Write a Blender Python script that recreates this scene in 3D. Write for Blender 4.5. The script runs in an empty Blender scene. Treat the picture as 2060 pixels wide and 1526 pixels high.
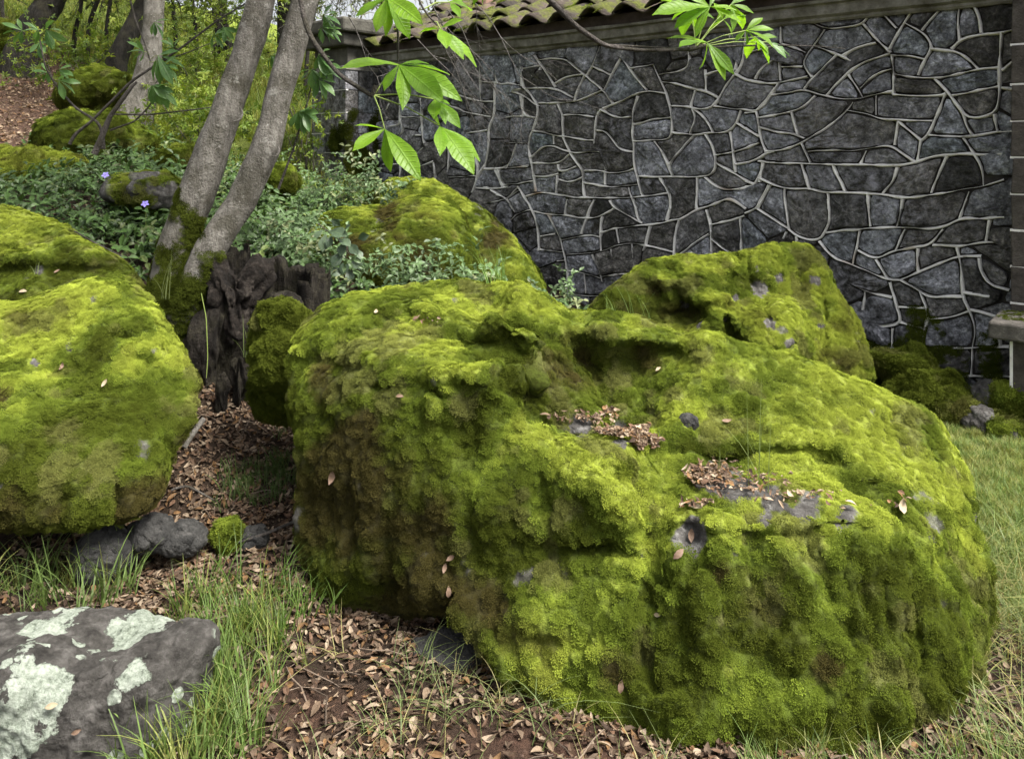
import bpy, math, random
import numpy as np
from concurrent.futures import ThreadPoolExecutor
from mathutils import Vector, Matrix

random.seed(7)
RNG = np.random.default_rng(11)
SC = bpy.context.scene
COL = SC.collection

# ------------------------------------------------------------------ camera
F = 1556.0            # focal length in pixels of a 2060 px wide frame
W, H = 2060, 1526
YH = 290.0            # row of the horizon
CAMZ = 1.6
cam_data = bpy.data.cameras.new('camera')
cam = bpy.data.objects.new('camera', cam_data)
COL.objects.link(cam)
cam.location = (0, 0, CAMZ)
cam.rotation_euler = (math.radians(90), 0, 0)
cam_data.sensor_width = 36.0
cam_data.sensor_fit = 'HORIZONTAL'
cam_data.lens = 36.0 * F / W
cam_data.shift_y = -(H / 2 - YH) / W
cam_data.clip_start = 0.05
cam_data.clip_end = 400
SC.camera = cam

# ------------------------------------------------------------------ light
SUN_DIR = Vector((0.46, -0.24, 0.855)).normalized()      # towards the sun
wd = bpy.data.worlds.new('World')
SC.world = wd
wd.use_nodes = True
nt = wd.node_tree
nt.nodes.clear()
sky = nt.nodes.new('ShaderNodeTexSky')
sky.sky_type = 'NISHITA'
sky.sun_disc = False
sky.sun_elevation = math.asin(SUN_DIR.z)
sky.sun_rotation = math.atan2(SUN_DIR.x, SUN_DIR.y)
sky.dust_density = 5.0
sky.air_density = 1.0
hs = nt.nodes.new('ShaderNodeHueSaturation')
hs.inputs['Saturation'].default_value = 0.22
bg = nt.nodes.new('ShaderNodeBackground')
bg.inputs['Strength'].default_value = 0.10
wo = nt.nodes.new('ShaderNodeOutputWorld')
nt.links.new(sky.outputs[0], hs.inputs['Color'])
nt.links.new(hs.outputs[0], bg.inputs['Color'])
nt.links.new(bg.outputs[0], wo.inputs['Surface'])
sl = bpy.data.lights.new('sun', 'SUN')
sl.energy = 3.1
sl.angle = math.radians(26)
sl.color = (1.0, 0.95, 0.86)
so = bpy.data.objects.new('sun', sl)
COL.objects.link(so)
so.rotation_euler = SUN_DIR.to_track_quat('Z', 'Y').to_euler()
so.location = (6, 2, 8)
SC.view_settings.view_transform = 'Standard'
SC.view_settings.look = 'None'
SC.view_settings.gamma = 1.0
SC.view_settings.use_curve_mapping = False
SC.view_settings.exposure = 1.5
SC.cycles.use_adaptive_sampling = True
SC.cycles.adaptive_threshold = 0.025
SC.cycles.max_bounces = 4
SC.cycles.diffuse_bounces = 2
SC.cycles.glossy_bounces = 2
SC.cycles.transmission_bounces = 3


# ------------------------------------------------------------------ helpers
def P(px, py, Y):
    """the point seen at a pixel, Y metres in front of the camera"""
    return np.array([(px - W / 2) / F * Y, Y, CAMZ - (py - YH) / F * Y])


def hash3(ix, iy, iz, seed):
    u = np.uint32
    h = ix.astype(u) * u(374761393) + iy.astype(u) * u(668265263) + iz.astype(u) * u(2147483629) + u((seed * 1274126177) & 0xFFFFFFFF)
    h = (h ^ (h >> u(13))) * u(1274126177)
    h = (h ^ (h >> u(16))) * u(2246822519)
    return h ^ (h >> u(15))


POOL = ThreadPoolExecutor(4)


def chunked(fn, p, *args):
    """run fn over slices of p on all cores"""
    n = len(p)
    if n < 8000:
        return fn(p, *args)
    cs = np.linspace(0, n, max(5, n // 16000 + 1)).astype(int)
    rs = list(POOL.map(lambda k: fn(p[cs[k]:cs[k + 1]], *args), range(len(cs) - 1)))
    if isinstance(rs[0], tuple):
        return tuple(np.concatenate(q) for q in zip(*rs))
    return np.concatenate(rs)


def vnoise(p, seed=0):
    return chunked(_vnoise, np.asarray(p, dtype=np.float32), seed)


def _vnoise(p, seed=0):
    """smooth value noise, about -1..1"""
    i = np.floor(p).astype(np.int32)
    f = p - i
    u = f * f * f * (f * (f * 6 - 15) + 10)
    out = np.zeros(len(p), np.float32)
    for dx in (0, 1):
        wx = u[:, 0] if dx else 1 - u[:, 0]
        for dy in (0, 1):
            wxy = wx * (u[:, 1] if dy else 1 - u[:, 1])
            for dz in (0, 1):
                wz = u[:, 2] if dz else 1 - u[:, 2]
                h = hash3(i[:, 0] + dx, i[:, 1] + dy, i[:, 2] + dz, seed)
                out += wxy * wz * (h.astype(np.float32) * np.float32(1 / 2147483648.0) - 1)
    return out * 1.4


def fbm(p, octaves=4, seed=0, gain=0.5):
    return chunked(_fbm, np.asarray(p, dtype=np.float32), octaves, seed, gain)


def _fbm(p, octaves, seed, gain):
    a, s, out = 1.0, 1.0, 0
    for k in range(octaves):
        out = out + a * _vnoise(p * np.float32(s) + np.float32(17.3 * k), seed + k)
        a *= gain
        s *= 2.03
    return out


def worley(p, seed=0):
    return chunked(_worley, np.asarray(p, dtype=np.float32), seed)


def _worley(p, seed=0):
    i = np.floor(p).astype(np.int32)
    f = p - i
    f1 = np.full(len(p), 81.0, np.float32)
    f2 = np.full(len(p), 81.0, np.float32)
    for dx in (-1, 0, 1):
        for dy in (-1, 0, 1):
            for dz in (-1, 0, 1):
                h = hash3(i[:, 0] + dx, i[:, 1] + dy, i[:, 2] + dz, seed)
                qx = dx + (h & np.uint32(1023)).astype(np.float32) / 1023 - f[:, 0]
                qy = dy + ((h >> np.uint32(10)) & np.uint32(1023)).astype(np.float32) / 1023 - f[:, 1]
                qz = dz + ((h >> np.uint32(20)) & np.uint32(1023)).astype(np.float32) / 1023 - f[:, 2]
                d = qx * qx + qy * qy + qz * qz
                f2 = np.minimum(f2, np.maximum(f1, d))
                f1 = np.minimum(f1, d)
    return np.sqrt(f1), np.sqrt(f2)


def sstep(a, b, x):
    t = np.clip((x - a) / (b - a), 0, 1)
    return t * t * (3 - 2 * t)


class RBF:
    def __init__(self, x, y, reg=1e-3):
        x = np.asarray(x, float)
        n, d = x.shape
        A = self.k(x, x) + np.eye(n) * reg
        Pm = np.hstack([np.ones((n, 1)), x])
        M = np.block([[A, Pm], [Pm.T, np.zeros((d + 1, d + 1))]])
        M[n:, n:] += np.eye(d + 1) * -1e-9
        s = np.linalg.lstsq(M, np.concatenate([np.asarray(y, float), np.zeros(d + 1)]), rcond=None)[0]
        self.x, self.w, self.c = x, s[:n], s[n:]

    @staticmethod
    def k(a, b):
        r2 = ((a[:, None, :] - b[None, :, :]) ** 2).sum(-1)
        return 0.5 * r2 * np.log(r2 + 1e-12)

    def __call__(self, q):
        return chunked(self.part, np.asarray(q, float))

    def part(self, b):
        out = self.c[0] + b @ self.c[1:]
        b2 = (b * b).sum(1)
        for s in range(0, len(self.x), 24):
            x = self.x[s:s + 24]
            r2 = np.maximum(b2[:, None] + (x * x).sum(1)[None] - 2 * b @ x.T, 0).astype(np.float32)
            out += (0.5 * r2 * np.log(r2 + 1e-12)) @ self.w[s:s + 24].astype(np.float32)
        return out


def mesh_np(name, v, quads=None, tris=None, smooth=True):
    """numpy mesh"""
    me = bpy.data.meshes.new(name)
    v = np.asarray(v, np.float32)
    me.vertices.add(len(v))
    me.vertices.foreach_set('co', v.ravel())
    loops, starts, tot = [], [], 0
    if quads is not None and len(quads):
        quads = np.asarray(quads, np.int32)
        loops.append(quads.ravel())
        starts.append(np.arange(len(quads), dtype=np.int32) * 4)
        tot += len(quads) * 4
    if tris is not None and len(tris):
        tris = np.asarray(tris, np.int32)
        loops.append(tris.ravel())
        starts.append(np.arange(len(tris), dtype=np.int32) * 3 + tot)
        tot += len(tris) * 3
    if tot:
        loops = np.concatenate(loops)
        starts = np.concatenate(starts)
        me.loops.add(tot)
        me.loops.foreach_set('vertex_index', loops)
        me.polygons.add(len(starts))
        me.polygons.foreach_set('loop_start', starts)
        me.polygons.foreach_set('use_smooth', np.full(len(starts), smooth))
    me.update(calc_edges=True)
    return me


def attr_col(me, name, c):
    a = me.attributes.new(name, 'FLOAT_COLOR', 'POINT')
    c = np.asarray(c, np.float32)
    if c.shape[1] == 3:
        c = np.hstack([c, np.ones((len(c), 1), np.float32)])
    a.data.foreach_set('color', c.ravel())


def attr_f(me, name, x):
    a = me.attributes.new(name, 'FLOAT', 'POINT')
    a.data.foreach_set('value', np.asarray(x, np.float32))


def link(name, data, mat=None, parent=None, origin=None):
    o = bpy.data.objects.new(name, data)
    COL.objects.link(o)
    if mat is not None and data is not None and not data.materials:
        data.materials.append(mat)
    if parent is not None:
        o.parent = parent
        o.matrix_parent_inverse = Matrix.Translation(parent_origin(parent)).inverted()
    return o


def parent_origin(o):
    loc = Vector(o.location)
    while o.parent is not None:
        o = o.parent
        # children of children carry world coordinates: only the root is moved
        loc = Vector(o.location)
    return loc


def empty(name, loc):
    o = bpy.data.objects.new(name, None)
    COL.objects.link(o)
    o.location = loc
    o.empty_display_size = 0.1
    return o


def sub(name, data, mat, parent):
    """a mesh in world coordinates under a part whose own matrix is already the identity in the world"""
    o = bpy.data.objects.new(name, data)
    COL.objects.link(o)
    if mat is not None and not data.materials:
        data.materials.append(mat)
    o.parent = parent
    return o


def tag(o, label=None, cat=None, group=None, kind=None):
    if label:
        o['label'] = label
    if cat:
        o['category'] = cat
    if group:
        o['group'] = group
    if kind:
        o['kind'] = kind
    return o


# ------------------------------------------------------------------ materials
class NT:
    def __init__(self, name):
        self.m = bpy.data.materials.new(name)
        self.m.use_nodes = True
        self.t = self.m.node_tree
        self.b = self.t.nodes['Principled BSDF']
        self.out = self.t.nodes['Material Output']

    def n(self, typ, **kw):
        nd = self.t.nodes.new(typ)
        for k, v in kw.items():
            if k.startswith('i_'):
                nd.inputs[k[2:].replace('_', ' ')].default_value = v
            else:
                setattr(nd, k, v)
        return nd

    def l(self, a, b):
        self.t.links.new(a, b)

    def pos(self):
        if not hasattr(self, '_pos'):
            self._pos = self.n('ShaderNodeNewGeometry').outputs['Position']
        return self._pos

    def noise(self, scale, detail=4, rough=0.55, vec=None, dist=0.0):
        nd = self.n('ShaderNodeTexNoise')
        nd.inputs['Scale'].default_value = scale
        nd.inputs['Detail'].default_value = detail
        nd.inputs['Roughness'].default_value = rough
        nd.inputs['Distortion'].default_value = dist
        self.l(vec if vec is not None else self.pos(), nd.inputs['Vector'])
        return nd.outputs['Fac']

    def ramp(self, fac, stops):
        r = self.n('ShaderNodeValToRGB')
        el = r.color_ramp.elements
        while len(el) < len(stops):
            el.new(0.5)
        for e, (p, c) in zip(el, stops):
            e.position = p
            e.color = (*c, 1) if len(c) == 3 else c
        self.l(fac, r.inputs[0])
        return r.outputs[0]

    def mix(self, fac, a, b, mode='MIX'):
        m = self.n('ShaderNodeMix', data_type='RGBA', blend_type=mode)
        for s, v in ((m.inputs[0], fac), (m.inputs[6], a), (m.inputs[7], b)):
            if hasattr(v, 'is_output'):
                self.l(v, s)
            else:
                s.default_value = (*v, 1) if isinstance(v, tuple) and len(v) == 3 else v
        return m.outputs[2]

    def math(self, op, a, b=0.0):
        m = self.n('ShaderNodeMath', operation=op)
        for s, v in ((m.inputs[0], a), (m.inputs[1], b)):
            if hasattr(v, 'is_output'):
                self.l(v, s)
            else:
                s.default_value = v
        return m.outputs[0]

    def thr(self, fac, a, b):
        m = self.n('ShaderNodeMapRange')
        m.inputs[1].default_value = a
        m.inputs[2].default_value = b
        self.l(fac, m.inputs[0])
        return m.outputs[0]

    def attr(self, name, typ='GEOMETRY'):
        return self.n('ShaderNodeAttribute', attribute_name=name, attribute_type=typ)

    def base(self, c):
        if hasattr(c, 'is_output'):
            self.l(c, self.b.inputs['Base Color'])
        else:
            self.b.inputs['Base Color'].default_value = (*c, 1)

    def set(self, rough=0.9, spec=0.3):
        self.b.inputs['Roughness'].default_value = rough
        self.b.inputs['Specular IOR Level'].default_value = spec

    def bump(self, h, dist, strength=1.0):
        b = self.n('ShaderNodeBump')
        b.inputs['Distance'].default_value = dist
        b.inputs['Strength'].default_value = strength
        self.l(h, b.inputs['Height'])
        self.l(b.outputs[0], self.b.inputs['Normal'])

    def leafy(self, col, trans=0.35, boost=1.3):
        """add translucency"""
        tr = self.n('ShaderNodeBsdfTranslucent')
        m = self.n('ShaderNodeMixShader')
        m.inputs[0].default_value = trans
        if hasattr(col, 'is_output'):
            c2 = self.mix(1.0, col, (boost, boost, boost * 0.6), 'MULTIPLY')
            self.l(c2, tr.inputs['Color'])
        else:
            tr.inputs['Color'].default_value = (*[min(1, c * boost) for c in col], 1)
        self.l(self.b.outputs[0], m.inputs[1])
        self.l(tr.outputs[0], m.inputs[2])
        self.l(m.outputs[0], self.out.inputs['Surface'])


def mat_boulder():
    a = NT('mossy_rock')
    c = a.attr('col').outputs['Color']
    rk = a.attr('rock').outputs['Fac']
    n1 = a.noise(55, 5, 0.65)
    n2 = a.noise(240, 3, 0.6)
    c1 = a.mix(1.0, c, a.ramp(n1, [(0.3, (0.45, 0.42, 0.4)), (0.55, (0.9, 0.9, 0.9)), (0.75, (1.2, 1.2, 1.0))]), 'MULTIPLY')
    rockc = a.ramp(a.noise(24, 6, 0.7), [(0.3, (0.035, 0.032, 0.03)), (0.55, (0.10, 0.095, 0.09)), (0.72, (0.24, 0.235, 0.23))])
    a.base(a.mix(rk, c1, rockc))
    a.set(1.0, 0.1)
    a.bump(a.math('ADD', n1, n2), 0.006, 0.9)
    return a.m


def mat_lichen_rock():
    a = NT('lichen_rock')
    n1 = a.noise(18, 8, 0.72)
    c = a.ramp(n1, [(0.3, (0.025, 0.023, 0.021)), (0.5, (0.075, 0.07, 0.064)), (0.7, (0.17, 0.16, 0.15))])
    edge = a.noise(75, 7, 0.8)
    rough = a.math('MULTIPLY', a.math('SUBTRACT', a.noise(42, 5, 0.7), 0.5), 0.16)
    m = a.thr(a.math('ADD', a.noise(6.0, 1.5, 0.4), rough), 0.545, 0.556)
    v = a.n('ShaderNodeTexVoronoi')
    v.inputs['Scale'].default_value = 15
    a.l(a.pos(), v.inputs['Vector'])
    m2 = a.math('MULTIPLY', a.thr(a.math('ADD', v.outputs['Distance'], a.math('MULTIPLY', rough, 1.6)), 0.30, 0.28), a.thr(a.noise(3.3, 2), 0.47, 0.5))
    m = a.math('MAXIMUM', m, m2)
    lc = a.ramp(a.math('ADD', a.math('MULTIPLY', edge, 0.65), a.math('MULTIPLY', a.noise(14, 4), 0.35)), [(0.38, (0.09, 0.105, 0.08)), (0.47, (0.28, 0.32, 0.26)), (0.6, (0.48, 0.52, 0.45))])
    a.base(a.mix(m, c, lc))
    a.set(0.95, 0.15)
    a.bump(a.math('ADD', a.math('MULTIPLY', m, 0.3), a.math('ADD', n1, a.math('MULTIPLY', edge, 0.8))), 0.016, 1.0)
    return a.m


def mat_dark_stone():
    a = NT('dark_field_stone')
    n1 = a.noise(20, 8, 0.72)
    a.base(a.ramp(n1, [(0.3, (0.012, 0.012, 0.012)), (0.55, (0.045, 0.044, 0.042)), (0.75, (0.11, 0.105, 0.1))]))
    a.set(0.85, 0.3)
    a.bump(a.math('ADD', n1, a.noise(70, 5, 0.7)), 0.015, 1.0)
    return a.m


def mat_tuft():
    a = NT('moss_shoots')
    c = a.attr('col', 'INSTANCER').outputs['Color']
    d = a.n('ShaderNodeBsdfDiffuse')
    t = a.n('ShaderNodeBsdfTranslucent')
    a.l(c, d.inputs['Color'])
    a.l(c, t.inputs['Color'])
    m = a.n('ShaderNodeMixShader')
    m.inputs[0].default_value = 0.22
    a.l(d.outputs[0], m.inputs[1])
    a.l(t.outputs[0], m.inputs[2])
    a.l(m.outputs[0], a.out.inputs['Surface'])
    return a.m


def mat_inst_leaf(name, trans=0.3, rough=0.6, spec=0.4, scale=60):
    a = NT(name)
    c = a.attr('col', 'INSTANCER').outputs['Color']
    c2 = a.mix(1.0, c, a.ramp(a.noise(scale, 2), [(0.3, (0.75, 0.75, 0.75)), (0.7, (1.2, 1.2, 1.2))]), 'MULTIPLY')
    a.base(c2)
    a.set(rough, spec)
    if trans:
        a.leafy(c2, trans, 1.2)
    return a.m


M_BOULDER = mat_boulder()
M_TUFT = mat_tuft()
M_LICHEN = mat_lichen_rock()
M_DARKSTONE = mat_dark_stone()
M_LITTER = mat_inst_leaf('dry_leaf', 0.12, 0.75, 0.25)
M_GRASS = mat_inst_leaf('grass_blade', 0.35, 0.5, 0.3)
M_VINCA = mat_inst_leaf('glossy_leaf', 0.2, 0.45, 0.35)
M_CROWN = mat_inst_leaf('tree_leaf', 0.4, 0.5, 0.35)


def mat_stone():
    a = NT('wall_stone')
    rnd = a.n('ShaderNodeObjectInfo').outputs['Random']
    basec = a.ramp(rnd, [(0.0, (0.055, 0.055, 0.055)), (0.25, (0.11, 0.105, 0.098)), (0.5, (0.17, 0.163, 0.155)),
                         (0.7, (0.22, 0.226, 0.25)), (0.88, (0.34, 0.35, 0.39)), (1.0, (0.16, 0.19, 0.21))])
    n1 = a.noise(7, 8, 0.72)
    n2 = a.noise(38, 6, 0.72)
    c = a.mix(1.0, basec, a.ramp(n1, [(0.34, (0.22, 0.21, 0.2)), (0.5, (0.85, 0.85, 0.85)), (0.66, (2.0, 2.0, 2.05))]), 'MULTIPLY')
    c = a.mix(1.0, c, a.ramp(n2, [(0.36, (0.4, 0.4, 0.4)), (0.52, (1, 1, 1)), (0.66, (2.1, 2.05, 2.0))]), 'MULTIPLY')
    # pale bloom on the stones, in soft drifts
    bl = a.math('MULTIPLY', a.thr(a.noise(0.9, 3, 0.5), 0.46, 0.66), a.thr(a.noise(14, 6, 0.7), 0.45, 0.75))
    c = a.mix(bl, c, (0.40, 0.40, 0.45))
    # one broad pale blue-grey patch on the middle of the wall
    vm = a.n('ShaderNodeVectorMath', operation='DISTANCE')
    vm.inputs[1].default_value = (2.0, 5.85, 1.75)
    a.l(a.pos(), vm.inputs[0])
    st = a.math('MULTIPLY', a.thr(a.math('ADD', vm.outputs['Value'], a.noise(2.2, 4, 0.6)), 1.45, 0.75), a.thr(a.noise(20, 7, 0.75), 0.42, 0.66))
    c = a.mix(a.math('MULTIPLY', st, 0.75), c, (0.42, 0.42, 0.47))
    # dark lichen and brown weathering
    c = a.mix(a.thr(a.noise(2.2, 6, 0.7), 0.59, 0.7), c, (0.03, 0.026, 0.02))
    a.base(c)
    a.set(0.75, 0.4)
    a.bump(a.math('ADD', a.noise(16, 8, 0.75), a.math('MULTIPLY', n2, 0.6)), 0.035, 1.0)
    return a.m


def mat_simple(name, stops, scale=12, rough=0.85, spec=0.25, bump=0.01, bscale=40, detail=6):
    a = NT(name)
    a.base(a.ramp(a.noise(scale, detail, 0.68), stops))
    a.set(rough, spec)
    if bump:
        a.bump(a.noise(bscale, 6, 0.7), bump)
    return a.m


def mat_mortar():
    a = NT('pointing_mortar')
    n = a.noise(18, 6, 0.7)
    c = a.ramp(n, [(0.28, (0.35, 0.33, 0.3)), (0.4, (0.72, 0.7, 0.67)), (0.7, (0.88, 0.87, 0.85))])
    c = a.mix(a.thr(a.noise(2.6, 5, 0.65), 0.6, 0.72), c, (0.09, 0.08, 0.065))
    c = a.mix(a.thr(a.noise(1.7, 2, 0.5), 0.66, 0.74), c, (0.42, 0.25, 0.12))
    a.base(c)
    a.set(0.9, 0.2)
    a.bump(a.noise(60, 5, 0.7), 0.008)
    return a.m


M_STONE = mat_stone()
M_MORTAR = mat_mortar()
M_BED = mat_simple('joint_bed', [(0.35, (0.02, 0.018, 0.016)), (0.7, (0.06, 0.055, 0.05))])
M_CONC = mat_simple('weathered_concrete', [(0.3, (0.07, 0.065, 0.045)), (0.5, (0.2, 0.19, 0.165)), (0.75, (0.42, 0.41, 0.38))], 6, bump=0.008, bscale=70)
M_CAP = mat_simple('dark_concrete', [(0.3, (0.035, 0.033, 0.028)), (0.6, (0.10, 0.095, 0.08)), (0.8, (0.2, 0.19, 0.17))], 7, bump=0.01)
M_FASCIA = mat_simple('old_brown_board', [(0.3, (0.03, 0.022, 0.02)), (0.7, (0.085, 0.065, 0.058))], 9, bump=0.004)


def mat_tile():
    a = NT('roof_tile')
    rnd = a.n('ShaderNodeObjectInfo').outputs['Random']
    b = a.ramp(rnd, [(0, (0.05, 0.043, 0.038)), (0.5, (0.085, 0.07, 0.06)), (0.88, (0.12, 0.095, 0.08)), (1, (0.24, 0.11, 0.075))])
    c = a.mix(1.0, b, a.ramp(a.noise(22, 6, 0.7), [(0.3, (0.45, 0.45, 0.45)), (0.7, (1.4, 1.4, 1.4))]), 'MULTIPLY')
    c = a.mix(a.thr(a.noise(5.5, 5, 0.65), 0.47, 0.58), c, a.ramp(a.noise(40, 4), [(0.3, (0.04, 0.043, 0.014)), (0.7, (0.12, 0.135, 0.03))]))
    a.base(c)
    a.set(0.95, 0.15)
    a.bump(a.noise(60, 6, 0.7), 0.012)
    return a.m


M_TILE = mat_tile()


def mat_bark(name, dark, mid, pale, spots=True, moss_z=None):
    a = NT(name)
    mp = a.n('ShaderNodeMapping')
    mp.inputs['Scale'].default_value = (1, 1, 0.35)
    a.l(a.pos(), mp.inputs['Vector'])
    n = a.noise(26, 7, 0.7, mp.outputs[0])
    c = a.ramp(n, [(0.3, dark), (0.55, mid), (0.75, pale)])
    c = a.mix(a.thr(a.noise(7, 5, 0.7), 0.48, 0.62), c, a.mix(0.65, c, (0.06, 0.055, 0.035)))
    c = a.mix(a.thr(a.noise(11, 5, 0.7), 0.6, 0.68), c, a.mix(0.55, c, (0.45, 0.44, 0.4))) if spots else c
    if spots:
        v = a.n('ShaderNodeTexVoronoi')
        v.inputs['Scale'].default_value = 34
        a.l(a.pos(), v.inputs['Vector'])
        sp = a.math('MULTIPLY', a.thr(a.math('ADD', v.outputs['Distance'], a.math('MULTIPLY', a.noise(90, 3), 0.35)), 0.36, 0.28), a.thr(a.noise(9, 4, 0.7), 0.52, 0.62))
        c = a.mix(sp, c, (0.42, 0.41, 0.38))
    a.base(c)
    a.set(0.9, 0.2)
    a.bump(a.math('ADD', a.math('MULTIPLY', n, 1.4), a.noise(80, 5, 0.7)), 0.03, 1.0)
    return a.m


M_BARK = mat_bark('grey_bark', (0.095, 0.087, 0.075), (0.225, 0.21, 0.185), (0.36, 0.345, 0.31))
M_BARKD = mat_bark('dark_bark', (0.012, 0.011, 0.01), (0.035, 0.032, 0.028), (0.075, 0.07, 0.06), False)
M_TWIG = mat_bark('twig_bark', (0.05, 0.045, 0.04), (0.12, 0.105, 0.095), (0.2, 0.185, 0.17), False)
M_DEADTWIG = mat_bark('dead_twig_bark', (0.12, 0.11, 0.10), (0.2, 0.185, 0.18), (0.3, 0.28, 0.27), False)
M_ROT = mat_bark('rotten_wood', (0.006, 0.005, 0.004), (0.022, 0.018, 0.014), (0.08, 0.07, 0.06), False)
M_ROTRED = mat_simple('crumbling_heartwood', [(0.34, (0.005, 0.004, 0.003)), (0.55, (0.018, 0.0135, 0.0105)), (0.74, (0.07, 0.06, 0.05))], 22, bump=0.03, bscale=26)
M_FLOWER = mat_simple('violet_petal', [(0.3, (0.25, 0.2, 0.62)), (0.7, (0.4, 0.35, 0.8))], 80, 0.6, 0.2, 0)


def mat_leaf_obj(name, c0, c1, trans=0.45, rough=0.35):
    a = NT(name)
    rnd = a.n('ShaderNodeObjectInfo').outputs['Random']
    c = a.ramp(rnd, [(0, c0), (1, c1)])
    c = a.mix(1.0, c, a.ramp(a.noise(30, 4, 0.7), [(0.3, (0.7, 0.72, 0.7)), (0.7, (1.2, 1.18, 1.15))]), 'MULTIPLY')
    sp = a.n('ShaderNodeSeparateXYZ')
    a.l(a.n('ShaderNodeTexCoord').outputs['Object'], sp.inputs[0])
    ay = a.math('ABSOLUTE', sp.outputs[1])
    fr = a.math('FRACT', a.math('MULTIPLY', a.math('SUBTRACT', sp.outputs[0], a.math('MULTIPLY', ay, 0.8)), 11.0))
    vein = a.math('MAXIMUM', a.thr(a.math('ABSOLUTE', a.math('SUBTRACT', fr, 0.5)), 0.12, 0.02), a.thr(ay, 0.016, 0.006))
    c = a.mix(a.math('MULTIPLY', vein, 0.12), c, (0.26, 0.42, 0.08))
    a.base(c)
    a.set(rough, 0.4)
    a.bump(vein, 0.004, 0.5)
    a.leafy(c, trans, 1.5)
    return a.m


M_LEAF = mat_leaf_obj('young_leaf', (0.12, 0.25, 0.015), (0.2, 0.36, 0.02), 0.5, 0.42)
M_LEAFP = mat_leaf_obj('pale_leaf', (0.075, 0.16, 0.05), (0.13, 0.24, 0.07), 0.35, 0.3)
M_STALK = mat_simple('green_stalk', [(0.3, (0.16, 0.22, 0.05)), (0.7, (0.24, 0.3, 0.08))], 20, 0.6, 0.3, 0)

# ------------------------------------------------------------------ instanced small stuff
def gn_tree():
    g = bpy.data.node_groups.new('scatter_shoots', 'GeometryNodeTree')
    g.interface.new_socket('Geometry', in_out='INPUT', socket_type='NodeSocketGeometry')
    g.interface.new_socket('Geometry', in_out='OUTPUT', socket_type='NodeSocketGeometry')
    N, L = g.nodes, g.links
    gi, go = N.new('NodeGroupInput'), N.new('NodeGroupOutput')

    def na(nm, t):
        n = N.new('GeometryNodeInputNamedAttribute')
        n.data_type = t
        n.inputs['Name'].default_value = nm
        return n.outputs['Attribute']
    kid = na('proto', 'INT')
    cmp_ = N.new('FunctionNodeCompare')
    cmp_.data_type = 'INT'
    cmp_.operation = 'LESS_THAN'
    L.new(kid, cmp_.inputs[2])
    cmp_.inputs[3].default_value = 0
    sep = N.new('GeometryNodeSeparateGeometry')
    sep.domain = 'POINT'
    L.new(gi.outputs[0], sep.inputs[0])
    L.new(cmp_.outputs[0], sep.inputs['Selection'])
    m2p = N.new('GeometryNodeMeshToPoints')
    L.new(sep.outputs['Selection'], m2p.inputs['Mesh'])
    spl = N.new('GeometryNodeSplitToInstances')
    spl.domain = 'POINT'
    L.new(sep.outputs['Inverted'], spl.inputs['Geometry'])
    L.new(kid, spl.inputs['Group ID'])
    iop = N.new('GeometryNodeInstanceOnPoints')
    L.new(m2p.outputs[0], iop.inputs['Points'])
    L.new(spl.outputs[0], iop.inputs['Instance'])
    iop.inputs['Pick Instance'].default_value = True
    L.new(na('pick', 'INT'), iop.inputs['Instance Index'])
    L.new(na('rot', 'FLOAT_VECTOR'), iop.inputs['Rotation'])
    L.new(na('scl', 'FLOAT'), iop.inputs['Scale'])
    L.new(iop.outputs[0], go.inputs[0])
    return g


GN = gn_tree()


def euler_from(n, spin, tilt=None):
    """euler angles that turn +Z to the normals n with a random spin"""
    n = n / np.linalg.norm(n, axis=1, keepdims=True)
    ref = np.where(np.abs(n[:, 2:3]) < 0.95, np.array([[0, 0, 1.0]]), np.array([[1.0, 0, 0]]))
    t = np.cross(ref, n)
    t /= np.linalg.norm(t, axis=1, keepdims=True)
    b = np.cross(n, t)
    c, s = np.cos(spin)[:, None], np.sin(spin)[:, None]
    x = t * c + b * s
    y = -t * s + b * c
    ry = -np.arcsin(np.clip(x[:, 2], -1, 1))
    rx = np.arctan2(y[:, 2], n[:, 2])
    rz = np.arctan2(x[:, 1], x[:, 0])
    return np.stack([rx, ry, rz], 1)


def scatter(name, protos, pts, rot, scl, pick, col, mat, parent=None):
    """one object that carries a few small prototypes and the places of their copies"""
    vs, ts, kid, off = [], [], [], 0
    for k, (v, t) in enumerate(protos):
        vs.append(np.asarray(v, float))
        ts.append(np.asarray(t, int) + off)
        kid.append(np.full(len(v), k))
        off += len(v)
    n = len(pts)
    V = np.vstack(vs + [pts])
    me = mesh_np(name, V, tris=np.vstack(ts), smooth=False)

    def full(a, w):
        z = np.zeros((off, w)) if w > 1 else np.zeros(off)
        return np.concatenate([z, a])
    for nm, dt, dat, key in (('proto', 'INT', np.concatenate(kid + [np.full(n, -1)]), 'value'),
                             ('pick', 'INT', full(np.asarray(pick), 1), 'value'),
                             ('scl', 'FLOAT', full(np.asarray(scl), 1), 'value'),
                             ('rot', 'FLOAT_VECTOR', full(np.asarray(rot), 3), 'vector')):
        a = me.attributes.new(nm, dt, 'POINT')
        a.data.foreach_set(key, np.ascontiguousarray(dat, dtype=np.int32 if dt == 'INT' else np.float32).ravel())
    attr_col(me, 'col', full(np.asarray(col), 3))
    o = link(name, me, mat, parent)
    md = o.modifiers.new('scatter', 'NODES')
    md.node_group = GN
    o['kind'] = 'stuff'
    return o


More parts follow.
